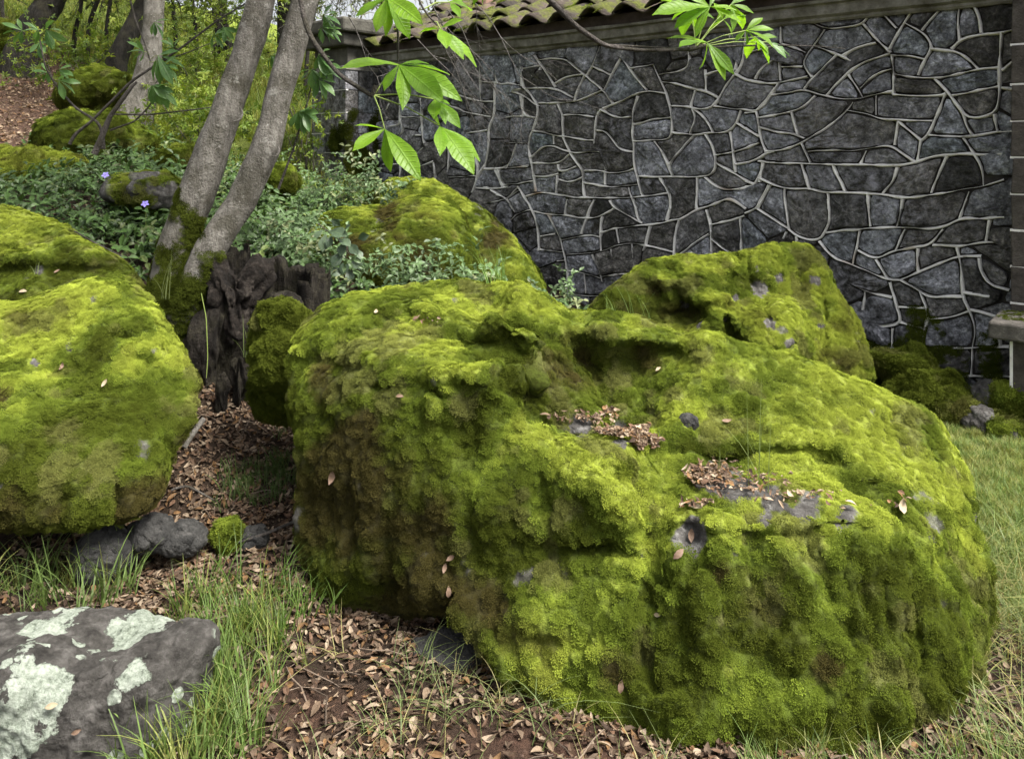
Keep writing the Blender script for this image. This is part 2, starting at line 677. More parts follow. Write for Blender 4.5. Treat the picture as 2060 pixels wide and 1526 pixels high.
def tuft_proto(rng, n=150, rad=0.022, w=0.0014):
    """a pinch of moss: short pointed shoots that lean out of a small dome"""
    v, t = [], []
    for i in range(n):
        r = rad * rng.random() ** 0.62
        a = rng.random() * 6.283
        x, y = r * math.cos(a), r * math.sin(a)
        z0 = 0.0028 * (1 - (r / rad) ** 2) + 0.0035 * rng.random() ** 1.5 - 0.0012
        ln = 0.0062 * (0.6 + 0.7 * rng.random())
        la = a + rng.normal() * 1.3
        el = 0.15 + 0.75 * rng.random()
        dx, dy, dz = math.cos(el) * math.cos(la), math.cos(el) * math.sin(la), math.sin(el)
        px, py = -math.sin(la) * w, math.cos(la) * w
        k = len(v)
        mx, my, mz = x + dx * ln * .45, y + dy * ln * .45, z0 + dz * ln * .45 + 0.0008
        v += [(x, y, z0), (mx + px, my + py, mz), (x + dx * ln, y + dy * ln, z0 + dz * ln * 0.9), (mx - px, my - py, mz)]
        t += [(k, k + 1, k + 2), (k, k + 2, k + 3)]
    return np.array(v), np.array(t)


_r = np.random.default_rng(3)
TUFTS = [tuft_proto(_r) for _ in range(5)]


def leaf_proto(rng, ln=0.04, wd=0.016, curl=0.5):
    """a small dry leaf, cupped and bent"""
    v, t = [], []
    prof = [(0, 0.06), (0.25, 0.8), (0.55, 1.0), (0.8, 0.62), (1.0, 0.04)]
    c = curl * (rng.random() - 0.3)
    cup = 0.1 + 0.5 * rng.random()
    for s, p in prof:
        x = (s - 0.5) * ln
        z = c * ln * (4 * (s - 0.5) ** 2)
        hw = wd * 0.5 * p
        zz = hw * cup
        v += [(x, -hw, z + zz), (x, 0, z), (x, hw, z + zz * (0.6 + 0.8 * rng.random()))]
    for i in range(len(prof) - 1):
        a, b = i * 3, i * 3 + 3
        for j in (0, 1):
            t += [(a + j, b + j, b + j + 1), (a + j, b + j + 1, a + j + 1)]
    return np.array(v), np.array(t)


def blade(rng, x, y, ln, wd, lean, az, droop):
    v, t = [], []
    n = 5
    wa = az + math.pi / 2
    for i in range(n + 1):
        s = i / n
        out = ln * (lean * s + droop * s * s)
        z = ln * (s - 0.35 * droop * s * s * s)
        hw = wd * 0.5 * (1 - s ** 1.6) + 0.0002
        cx, cy = x + out * math.cos(az), y + out * math.sin(az)
        v += [(cx - hw * math.cos(wa), cy - hw * math.sin(wa), z), (cx + hw * math.cos(wa), cy + hw * math.sin(wa), z)]
    for i in range(n):
        a = i * 2
        t += [(a, a + 1, a + 3), (a, a + 3, a + 2)]
    return v, t


def grass_proto(rng, n=12, rad=0.03, ln=0.16, wd=0.004, droop=0.7):
    V, T = [], []
    for i in range(n):
        r = rad * math.sqrt(rng.random())
        a = rng.random() * 6.283
        v, t = blade(rng, r * math.cos(a), r * math.sin(a), ln * (0.45 + 0.75 * rng.random()), wd * (0.7 + 0.5 * rng.random()),
                     0.05 + 0.3 * rng.random(), rng.random() * 6.283, droop * rng.random())
        T += [tuple(q + len(V) for q in tr) for tr in t]
        V += v
    return np.array(V), np.array(T)


def vinca_proto(rng, ln=0.17, pairs=4, leaf=0.056):
    """a trailing stem with pairs of oval leaves"""
    V, T = [], []

    def add(v, t):
        k = len(V)
        V.extend([tuple(q) for q in v])
        T.extend([tuple(a + k for a in tr) for tr in t])
    az = rng.random() * 6.28
    lean = 0.3 + 0.6 * rng.random()
    v, t = blade(rng, 0, 0, ln, 0.003, lean, az, 0.3)
    add(v, t)
    for i in range(pairs):
        s = (i + 1) / pairs
        out = ln * (lean * s + 0.3 * s * s)
        c = np.array([out * math.cos(az), out * math.sin(az), ln * s * (1 - 0.1 * s)])
        for side in (0, 1):
            la = az + math.pi / 2 + math.pi * side + i * 1.57 + rng.normal() * 0.4
            lf, lt = leaf_proto(rng, leaf * (0.7 + 0.6 * rng.random()), leaf * 0.52, -0.25)
            lf = lf + np.array([leaf * 0.5, 0, 0])
            pit = 0.15 + rng.normal() * 0.35
            R = np.array([[math.cos(la), -math.sin(la), 0], [math.sin(la), math.cos(la), 0], [0, 0, 1]]) @ \
                np.array([[math.cos(pit), 0, -math.sin(pit)], [0, 1, 0], [math.sin(pit), 0, math.cos(pit)]])
            add(lf @ R.T + c, lt)
    return np.array(V), np.array(T)


# ------------------------------------------------------------------ the ground
GC = [(0, 2.0, 0), (-1.5, 1.4, 0.02), (1.5, 1.4, 0), (0, 0, 0), (-3, 0, 0.15), (3, 0, 0), (1.6, 2.2, -.02), (2.3, 3.5, 0), (3, 5, 0.0),
      (5, 4, 0), (2.7, 5.2, 0), (-.85, 2.3, .03), (-1.5, 2.3, .05), (-1.3, 2.9, .06), (-2.4, 2.8, .2), (-1.16, 3.29, .1), (-1.2, 3.75, .24), (-1.45, 4.0, .42), (-.6, 3.8, .25),
      (0, 4.4, .25), (1.2, 4.6, .05), (-1.8, 4.1, .6), (-2.05, 5.5, 1.03), (-2.5, 5, 1.0), (-3.2, 4.2, .95), (-1.46, 5.3, .88), (-.6, 5.0, .5),
      (-2.0, 8, 1.1), (-3.28, 7, 1.42), (-4.1, 6.5, 1.35), (-2.5, 9, 1.37), (-3.0, 11, 2.2), (-4.2, 14, 3.1), (-5.7, 9, 1.95),
      (-6.9, 11, 2.6), (-7.9, 14, 3.67), (-9.6, 17, 5.0), (-5.2, 14, 2.86), (-7.5, 20, 4.5), (-8.5, 26, 5.2), (-12, 10, 3.6),
      (-15, 20, 7.5), (-8, 4, 1.6), (-8, 0, 1.2), (.4, 7.0, .2), (-.6, 7.3, .45), (-1.2, 8.2, .8), (1.4, 6.1, .02), (3, 12, .8), (8, 12, .3), (8, 5, 0), (8, -2, 0),
      (-1, -3, 0), (-2, 30, 5.0), (5, 30, 4.0), (-20, 35, 9)]
GR = RBF(np.array([(a, b) for a, b, c in GC]) * 0.25, [c for a, b, c in GC], 2e-3)


def gz(x, y):
    x, y = np.asarray(x, float), np.asarray(y, float)
    xc, yc = np.clip(x, -22, 10), np.clip(y, -4, 38)
    z = GR(np.stack([xc, yc], 1) * 0.25)
    q = np.stack([x, y, x * 0], 1)
    z = z + 0.012 * fbm(q * 4, 3, 5) + 0.05 * fbm(q * 0.8, 2, 9) * sstep(3.5, 7, y) + 0.008 * vnoise(q * 14, 2)
    # hollows worn out below the two large boulders
    z = z - 0.075 * np.exp(-(((x - .35) / 1.0) ** 2 + ((y - 2.85) / .66) ** 2) ** 3) - 0.07 * np.exp(-(((x + 1.85) / .7) ** 2 + ((y - 3.05) / .36) ** 2) ** 3)
    return z


def gnormal(x, y, e=0.04):
    zx = (gz(x + e, y) - gz(x - e, y)) / (2 * e)
    zy = (gz(x, y + e) - gz(x, y - e)) / (2 * e)
    n = np.stack([-zx, -zy, np.ones_like(zx)], 1)
    return n / np.linalg.norm(n, axis=1, keepdims=True)


def path_mask(x, y):
    """the trodden path that runs up the bank"""
    c = -5.75 - (y - 9) * 0.62
    return np.exp(-((x - c) / 0.95) ** 2) * sstep(6.4, 7.6, y) * (1 - sstep(12.0, 14, y))


def ground():
    xs = np.concatenate([-70 + np.arange(14) * 3.6, np.linspace(-19, -6, 70), np.linspace(-5.9, 3.6, 330), np.linspace(3.9, 12, 30), np.linspace(14, 70, 12)])
    ys = np.concatenate([np.linspace(-40, 0, 12), np.linspace(0.3, 1.2, 8), np.linspace(1.25, 4.6, 170), np.linspace(4.65, 9, 110), np.linspace(9.1, 22, 90), np.linspace(23, 90, 24)])
    X, Y = np.meshgrid(xs, ys)
    x, y = X.ravel(), Y.ravel()
    z = gz(x, y)
    nx, ny = len(xs), len(ys)
    i = np.arange(ny - 1)[:, None] * nx + np.arange(nx - 1)[None]
    i = i.ravel()
    me = mesh_np('ground', np.stack([x, y, z], 1), quads=np.stack([i, i + 1, i + nx + 1, i + nx], 1))
    # soil colour: humus, red-brown bare soil, green turf where grass grows
    q = np.stack([x, y, x * 0], 1)
    c = np.tile(np.array([0.042, 0.029, 0.02]), (len(x), 1))
    red = np.exp(-(((x - 0.15) / 0.32) ** 2 + ((y - 2.03) / 0.12) ** 2)) + 0.6 * np.exp(-(((x + 0.55) / 0.2) ** 2 + ((y - 2.15) / 0.1) ** 2))
    red = np.clip(red * (0.8 + 0.6 * fbm(q * 9, 3, 4)), 0, 1)[:, None]
    c = c * (1 - red) + np.array([0.085, 0.048, 0.034]) * red
    tur = lawn_mask(x, y)[:, None]
    c = c * (1 - tur) + np.array([0.12, 0.17, 0.035]) * tur
    hill = (sstep(7.5, 9.5, y) * (1 - sstep(-1.2, 0.5, x)) * (1 - np.clip(path_mask(x, y) * 1.6, 0, 1)))[:, None]
    c = c * (1 - hill) + np.array([0.10, 0.125, 0.025]) * hill
    far = sstep(15, 19, y)[:, None]
    c = c * (1 - far) + np.array([0.17, 0.22, 0.03]) * far
    pm = np.clip(path_mask(x, y) * 1.4, 0, 1)[:, None]
    c = c * (1 - pm) + np.array([0.10, 0.062, 0.045]) * pm
    attr_col(me, 'col', c)
    a = NT('woodland_soil')
    n = a.noise(45, 7, 0.72)
    a.base(a.mix(1.0, a.attr('col').outputs['Color'], a.ramp(n, [(0.3, (0.4, 0.4, 0.4)), (0.55, (1, 1, 1)), (0.75, (1.7, 1.6, 1.5))]), 'MULTIPLY'))
    a.set(0.95, 0.15)
    a.bump(a.math('ADD', n, a.noise(170, 4)), 0.02, 0.9)
    o = link('ground', me, a.m)
    tag(o, kind='structure')
    return o


def in_frame(x, y, m=260):
    px = W / 2 + x / np.maximum(y, 0.3) * F
    return (px > -m) & (px < W + m)


def lawn_mask(x, y):
    m = sstep(1.55, 1.9, x + 0.35 * (y - 2.6) * (y < 2.6)) * sstep(1.9, 2.6, y) * (1 - sstep(4.6, 5.2, y))
    return np.clip(m, 0, 1)


ground()

# ------------------------------------------------------------------ boulders
SURF = []
BOULDERS = []      # (centre, radius function) for keeping plants out of the stones


def sph_grid(nu, nv, front):
    """directions on a sphere, denser around `front`; pole pair lies along it"""
    f = np.array(front, float)
    f /= np.linalg.norm(f)
    t = np.cross(f, [0, 0, 1.0]) if abs(f[2]) < 0.9 else np.cross(f, [1.0, 0, 0])
    t /= np.linalg.norm(t)
    b = np.cross(t, f)
    s = np.linspace(0, 1, nv + 2)[1:-1]
    th = math.pi * (0.62 * s + 0.38 * s ** 3)
    ph = np.linspace(0, 2 * math.pi, nu, endpoint=False)
    TH, PH = np.meshgrid(th, ph, indexing='ij')
    d = (np.cos(TH)[..., None] * f + (np.sin(TH) * np.cos(PH))[..., None] * t + (np.sin(TH) * np.sin(PH))[..., None] * b)
    d = np.vstack([d.reshape(-1, 3), f[None], -f[None]])
    i, j = np.meshgrid(np.arange(nv - 1), np.arange(nu), indexing='ij')
    a = (i * nu + j).ravel()
    a2 = (i * nu + (j + 1) % nu).ravel()
    quads = np.stack([a, a + nu, a2 + nu, a2], 1)
    k = nv * nu
    j = np.arange(nu)
    tris = np.vstack([np.stack([np.full(nu, k), j, (j + 1) % nu], 1),
                      np.stack([np.full(nu, k + 1), (nv - 1) * nu + (j + 1) % nu, (nv - 1) * nu + j], 1)])
    return d, quads[:, ::-1], tris[:, ::-1]


def vnormals(v, quads, tris):
    n = np.zeros_like(v)
    q = quads
    fn = np.cross(v[q[:, 2]] - v[q[:, 0]], v[q[:, 3]] - v[q[:, 1]])
    ft = np.cross(v[tris[:, 1]] - v[tris[:, 0]], v[tris[:, 2]] - v[tris[:, 0]])
    ids = np.concatenate([q[:, 0], q[:, 1], q[:, 2], q[:, 3], tris[:, 0], tris[:, 1], tris[:, 2]])
    for c in range(3):
        n[:, c] = np.bincount(ids, np.concatenate([fn[:, c]] * 4 + [ft[:, c]] * 3), len(v))
    l = np.linalg.norm(n, axis=1, keepdims=True)
    return n / np.maximum(l, 1e-12)


def seg_dist(p, a, b):
    a, b = np.asarray(a), np.asarray(b)
    ab = b - a
    t = np.clip(((p - a) @ ab) / (ab @ ab), 0, 1)
    return np.linalg.norm(p - a - t[:, None] * ab, axis=1)


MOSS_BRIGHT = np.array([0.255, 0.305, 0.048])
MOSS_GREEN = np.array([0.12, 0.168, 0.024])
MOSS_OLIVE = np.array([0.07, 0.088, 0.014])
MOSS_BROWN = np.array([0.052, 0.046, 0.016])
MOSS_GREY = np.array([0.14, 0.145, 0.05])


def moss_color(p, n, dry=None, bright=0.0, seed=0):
    """colour of the moss: new yellow-green shoots, older green, olive and dry brown patches, tops painted as lit"""
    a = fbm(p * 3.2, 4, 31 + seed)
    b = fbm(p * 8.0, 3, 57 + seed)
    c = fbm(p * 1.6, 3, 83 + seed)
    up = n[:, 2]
    fresh_lit = sstep(-0.15, 0.85, 0.75 * up + 0.35 * a + 0.25 * b + bright)[:, None]  # tops lighter, steep faces darker: moss age and painted light in one tone
    col = MOSS_OLIVE * (1 - fresh_lit) + MOSS_GREEN * fresh_lit
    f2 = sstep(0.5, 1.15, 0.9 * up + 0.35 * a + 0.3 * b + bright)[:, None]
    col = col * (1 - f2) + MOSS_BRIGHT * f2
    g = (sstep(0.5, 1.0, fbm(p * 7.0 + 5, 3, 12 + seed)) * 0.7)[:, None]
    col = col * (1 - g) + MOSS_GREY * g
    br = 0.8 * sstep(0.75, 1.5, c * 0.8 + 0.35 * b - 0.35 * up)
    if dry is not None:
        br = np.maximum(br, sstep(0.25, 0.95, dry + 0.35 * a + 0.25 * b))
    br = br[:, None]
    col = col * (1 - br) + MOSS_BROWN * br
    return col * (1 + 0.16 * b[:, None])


def boulder(name, label, centre, ctrl, radii, nu=420, nv=320, seed=0, tufts=9000, amp=1.0, mossy=1.0, creases=(),
            dry_spots=(), bare_spots=(), bright=0.0, cat='boulder', group=None, cushion=0.018, drip=0.02, tuft_scale=1.0, front=None,
            rockiness=0.0, reg=1.5e-3, feats=(), lumps=0.0, mat=None, sil=(), back=0.3, flats=(), fresh_lit=()):
    C = np.array(centre, float)
    ctrl = np.array([P(*c) for c in ctrl]) if len(ctrl) else np.zeros((0, 3))
    if len(sil):
        # the outline turns away behind these points
        sp = np.array([P(*c) for c in sil])
        ry = sp - np.array([0, 0, CAMZ])
        ry /= np.linalg.norm(ry, axis=1, keepdims=True)
        iw = C - sp
        iw -= ry * (iw * ry).sum(1, keepdims=True)
        iw /= np.linalg.norm(iw, axis=1, keepdims=True)
        ctrl = np.vstack([ctrl, sp, sp + ry * back * 0.55 + iw * back * 0.22, sp + ry * back * 1.2 + iw * back * 0.75])
    rel = ctrl - C
    rr = np.linalg.norm(rel, axis=1)
    dirs = rel / rr[:, None] if len(rel) else rel
    # ellipsoid for the sides the picture does not show
    k = np.arange(90) + 0.5
    ph = np.arccos(1 - 2 * k / 90)
    th = math.pi * (1 + 5 ** 0.5) * k
    fd = np.stack([np.cos(th) * np.sin(ph), np.sin(th) * np.sin(ph), np.cos(ph)], 1)
    if len(dirs):
        fd = fd[(fd @ dirs.T).max(1) < math.cos(0.55)]
    R = np.array(radii)
    fr = 1 / np.sqrt(((fd / R) ** 2).sum(1))
    X = np.vstack([dirs, fd])
    rb = RBF(X, np.concatenate([rr, fr]), reg)
    lo = 0.25 * min(radii)
    hi = 1.25 * max(list(radii) + list(rr))
    BOULDERS.append((C, lambda d: np.clip(rb(d), lo, hi)))
    fv = np.array([0, 0, CAMZ]) - C if front is None else np.array(front)
    fv = fv / np.linalg.norm(fv) + np.array([0, 0, 0.25])
    d, quads, tris = sph_grid(nu, nv, fv)
    r = np.clip(rb(d), lo, hi)
    v = C + d * r[:, None]
    n = vnormals(v, quads, tris)
    steep = 1 - np.abs(n[:, 2])
    n0 = n.copy()
    sz = max(radii)
    h = amp * 0.05 * sz * fbm(v * (1.6 / sz), 4, seed + 1)
    v = v + n * h[:, None]
    n = vnormals(v, quads, tris)
    if len(feats):
        # bulges and hollows, given where they lie on the visible face
        qx, qy = W / 2 + v[:, 0] / v[:, 1] * F, YH - (v[:, 2] - CAMZ) / v[:, 1] * F
        vd = np.array([0, 0, CAMZ]) - v
        vd /= np.linalg.norm(vd, axis=1, keepdims=True)
        fc = sstep(-0.25, 0.1, (n * vd).sum(1))
        wx = 14 * vnoise(v * 7, 61)
        wy = 14 * vnoise(v * 7, 62)
        dsp = np.zeros(len(v))
        for px, py, rx, ry, dep in feats:
            dsp += dep * np.exp(-(((qx + wx - px) / rx) ** 2 + ((qy + wy - py) / ry) ** 2))
        hv = vd * np.array([1, 1, 0.25])
        v = v + hv * (dsp * fc)[:, None]
        n = vnormals(v, quads, tris)
    # cracks
    ck = np.zeros(len(v))
    if len(creases):
        vw = v + 0.02 * np.stack([vnoise(v * 12, 3), vnoise(v * 12, 4), vnoise(v * 12, 5)], 1)
    for a, b, wdt, dep in creases:
        dd = seg_dist(vw, P(*a), P(*b))
        ck = np.maximum(ck, dep * np.exp(-(dd / wdt) ** 2))
    v = v - n * ck[:, None]
    # moss cushions, drips on the steep faces
    warp = v + 0.03 * np.stack([vnoise(v * 6, 21), vnoise(v * 6, 22), vnoise(v * 6, 23)], 1)
    f1, f2 = worley(warp * 9.0, seed + 2)
    f1b, _ = worley(warp * 21.0, seed + 3)
    if lumps:
        l1, l2 = worley(warp * 4.3 + 3.1, seed + 12)
        v = v + n * (lumps * (0.45 - l1) * sstep(-0.6, 0.5, fbm(v * 1.7, 2, seed + 13)))[:, None]
    cu = cushion * ((1 - np.minimum(f1, 1) ** 1.6) * 1.0 - 0.45) + cushion * 0.35 * (0.6 - f1b)
    sv = warp * np.array([11.0, 11.0, 2.6])
    g1, g2 = worley(sv, seed + 4)
    dr = drip * (0.55 - g1) * sstep(0.25, 0.7, steep)
    fine = 0.004 * fbm(v * 38, 3, seed + 5)
    patch = sstep(-0.5, 0.4, fbm(v * 2.3, 3, seed + 6))
    v = v + n * (mossy * (cu * (0.4 + 0.6 * patch) + dr) + fine + (rockiness * 0.03 * np.abs(fbm(v * 5, 4, seed + 7)) if rockiness else 0))[:, None]
    for px, py, rx, ry, z0 in flats:
        qx, qy = W / 2 + v[:, 0] / v[:, 1] * F, YH - (v[:, 2] - CAMZ) / v[:, 1] * F
        wv = np.exp(-(((qx - px) / rx) ** 2 + ((qy - py) / ry) ** 2) ** 3) * (n[:, 2] > -0.3)
        v[:, 2] += wv * (z0 - v[:, 2]) * 0.85
    n = vnormals(v, quads, tris)
    SURF.append((v, n))
    # where the rock shows
    rk = sstep(1.25, 1.6, fbm(v * 7.5, 4, seed + 8) - 0.1 * (n[:, 2])) * 0.8
    sx, sy = W / 2 + v[:, 0] / v[:, 1] * F, YH - (v[:, 2] - CAMZ) / v[:, 1] * F
    vd = np.array([0, 0, CAMZ]) - v
    hid = np.where((n * vd).sum(1) < -0.05, 5.0, 0.0)
    if len(bare_spots):
        bn = 0.35 * fbm(v * 16, 3, seed + 9)
    for px, py, Y, rad in bare_spots:
        dd = np.hypot(sx - px, sy - py) / (rad * F / Y) + hid
        rk = np.maximum(rk, sstep(1.0, 0.85, dd + bn))
    if mossy < 0.9:
        rk = np.maximum(rk, sstep(mossy - 0.15, mossy + 0.15, 0.5 + 0.5 * fbm(v * 4.0, 4, seed + 10) - 0.25 * n[:, 2]))
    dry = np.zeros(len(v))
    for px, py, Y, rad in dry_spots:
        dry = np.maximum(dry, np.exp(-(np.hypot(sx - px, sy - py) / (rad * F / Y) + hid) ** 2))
    lit_bias = np.full(len(v), float(bright))
    for px, py, rx, ry, g in fresh_lit:  # spots of painted light and shade
        lit_bias += g * np.exp(-((sx - px) / rx) ** 2 - ((sy - py) / ry) ** 2 - hid)
    col = moss_color(v, 0.65 * n0 + 0.35 * n, dry, lit_bias, seed)
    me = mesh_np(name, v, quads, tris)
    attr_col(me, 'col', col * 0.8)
    attr_f(me, 'rock', np.clip(rk, 0, 1))
    o = link(name, me, mat or M_BOULDER)
    tag(o, label, cat, group)
    if tufts and (rk < 0.6).any():
        fq = quads
        cen = v[fq].mean(1)
        fn = np.cross(v[fq[:, 2]] - v[fq[:, 0]], v[fq[:, 3]] - v[fq[:, 1]])
        area = np.linalg.norm(fn, axis=1) * 0.5
        fn = fn / np.maximum(np.linalg.norm(fn, axis=1, keepdims=True), 1e-12)
        view = np.array([0, 0, CAMZ]) - cen
        view /= np.linalg.norm(view, axis=1, keepdims=True)
        w = area * (1 - np.clip(rk[fq].mean(1) * 1.3, 0, 1)) * sstep(-0.55, -0.2, (fn * view).sum(1))
        w *= 1 - 0.3 * np.clip(dry[fq].mean(1), 0, 1)
        rng = np.random.default_rng(seed + 50)
        cw = np.cumsum(w)
        pk = np.minimum(np.searchsorted(cw, rng.random(tufts) * cw[-1]), len(fq) - 1)
        u1, u2 = rng.random(tufts)[:, None], rng.random(tufts)[:, None]
        A, B, Cc, D = (v[fq[pk, i]] for i in range(4))
        pt = (A * (1 - u1) + B * u1) * (1 - u2) + (D * (1 - u1) + Cc * u1) * u2
        nn = n[fq[pk, 0]] + rng.normal(0, 0.16, (tufts, 3)) + np.array([0, 0, 0.15])
        tc = col[fq[pk, 0]] * (1 + rng.normal(0, 0.05, (tufts, 1)))
        tc = np.clip(tc * np.array([1.12, 1.1, 1.0]), 0.003, 1)
        sc = tuft_scale * (0.55 + 0.8 * rng.random(tufts))
        scatter('moss', TUFTS, pt, euler_from(nn, rng.random(tufts) * 6.283), sc, rng.integers(0, len(TUFTS), tufts), tc, M_TUFT, o)
    return o, (v, n, quads)


def inside_any(p, k=0.97):
    m = np.zeros(len(p), bool)
    for C, fr in BOULDERS:
        d = p - C
        l = np.linalg.norm(d, axis=1)
        near = l < 2.2
        if near.any():
            m[near] |= l[near] < k * fr(d[near] / np.maximum(l[near], 1e-6)[:, None])
    return m


MAIN_SIL = [
    (598, 700, 3.2), (635, 632, 3.4), (700, 595, 3.55), (800, 577, 3.7), (925, 563, 3.85), (1000, 575, 3.85), (1090, 597, 3.78), (1200, 632, 3.7),
    (1300, 658, 3.63), (1400, 697, 3.55), (1500, 716, 3.5), (1620, 728, 3.5), (1750, 770, 3.42), (1850, 820, 3.3), (1915, 895, 3.13),
    (1952, 985, 2.97), (1980, 1080, 2.78), (1998, 1170, 2.62), (1982, 1280, 2.45), (598, 880, 2.97), (597, 780, 3.08), (606, 1050, 2.9), (645, 1165, 2.82)]
MAIN_CTRL = [
    (1970, 1380, 2.33), (860, 1160, 2.72), (980, 1190, 2.62),
    (690, 1205, 2.66), (800, 1235, 2.52), (900, 1260, 2.41), (1000, 1290, 2.32), (1060, 1315, 2.26), (1180, 1370, 2.18), (1300, 1405, 2.15), (1400, 1460, 2.09),
    (1550, 1490, 2.06), (1700, 1505, 2.05), (1850, 1470, 2.12), (1930, 1420, 2.2),
    (640, 900, 2.84), (660, 1050, 2.76),
    (750, 900, 2.72), (750, 1050, 2.64), (760, 1160, 2.63), (900, 1000, 2.58), (900, 1150, 2.52), (1000, 1200, 2.43), (850, 850, 2.74), (960, 880, 2.72),
    (640, 740, 3.08), (720, 720, 3.0), (800, 740, 2.9), (900, 740, 2.86), (980, 730, 2.9), (800, 650, 3.28), (900, 640, 3.3), (1000, 640, 3.35), (850, 600, 3.58), (1040, 610, 3.62),
    (1020, 800, 2.82), (1045, 740, 2.98), (1055, 680, 3.22), (1040, 850, 2.78),
    (1090, 690, 3.42), (1100, 760, 3.34), (1110, 820, 3.2), (1200, 690, 3.5), (1200, 740, 3.44), (1200, 800, 3.32), (1200, 840, 3.12), (1300, 700, 3.52), (1290, 760, 3.42),
    (1280, 880, 2.98), (1120, 850, 2.98), (1100, 868, 2.86), (1160, 875, 2.86), (1380, 720, 3.5), (1370, 800, 3.25), (1350, 860, 3.05), (1330, 950, 2.82),
    (1150, 920, 2.7), (1230, 960, 2.62), (1270, 1030, 2.52), (1200, 1050, 2.5), (1120, 1000, 2.56), (1250, 1110, 2.48), (1150, 1160, 2.46), (1080, 1100, 2.5),
    (1310, 1010, 2.62), (1320, 1100, 2.48), (1150, 1260, 2.36), (1250, 1200, 2.36), (1250, 1320, 2.25),
    (1420, 935, 2.9), (1420, 980, 2.73), (1400, 1025, 2.57), (1500, 960, 2.83), (1500, 1010, 2.62), (1600, 990, 2.7), (1600, 1035, 2.53), (1700, 1020, 2.59), (1740, 1045, 2.5),
    (1420, 1060, 2.47), (1550, 1070, 2.43), (1700, 1080, 2.42), (1400, 1150, 2.36), (1600, 1180, 2.3), (1500, 1300, 2.2), (1650, 1350, 2.13), (1800, 1200, 2.3), (1800, 1350, 2.16), (1400, 1330, 2.2),
    (1900, 1200, 2.4), (1940, 1310, 2.34), (1880, 1350, 2.22),
    (1500, 900, 2.98), (1500, 800, 3.28), (1600, 930, 2.9), (1700, 950, 2.82), (1700, 880, 3.0), (1700, 800, 3.28), (1850, 950, 2.88), (1900, 1050, 2.66), (1800, 1000, 2.68), (1820, 880, 3.08),
    (1820, 1080, 2.48), (1930, 1130, 2.58),
]


def mdepth(px, py, Y):
    """depth of the huge boulder's face, steeper than first measured"""
    b = float(np.interp(px, [600, 690, 800, 900, 1000, 1180, 1400, 1700, 1850, 1970, 2010], [2.85, 2.66, 2.52, 2.41, 2.32, 2.18, 2.09, 2.05, 2.12, 2.33, 2.5]))
    k = float(np.interp(px, [600, 800, 1050, 1850, 2010], [0.85, 0.74, 0.62, 0.62, 0.8]))
    return (px, py, b + (Y - b) * k)


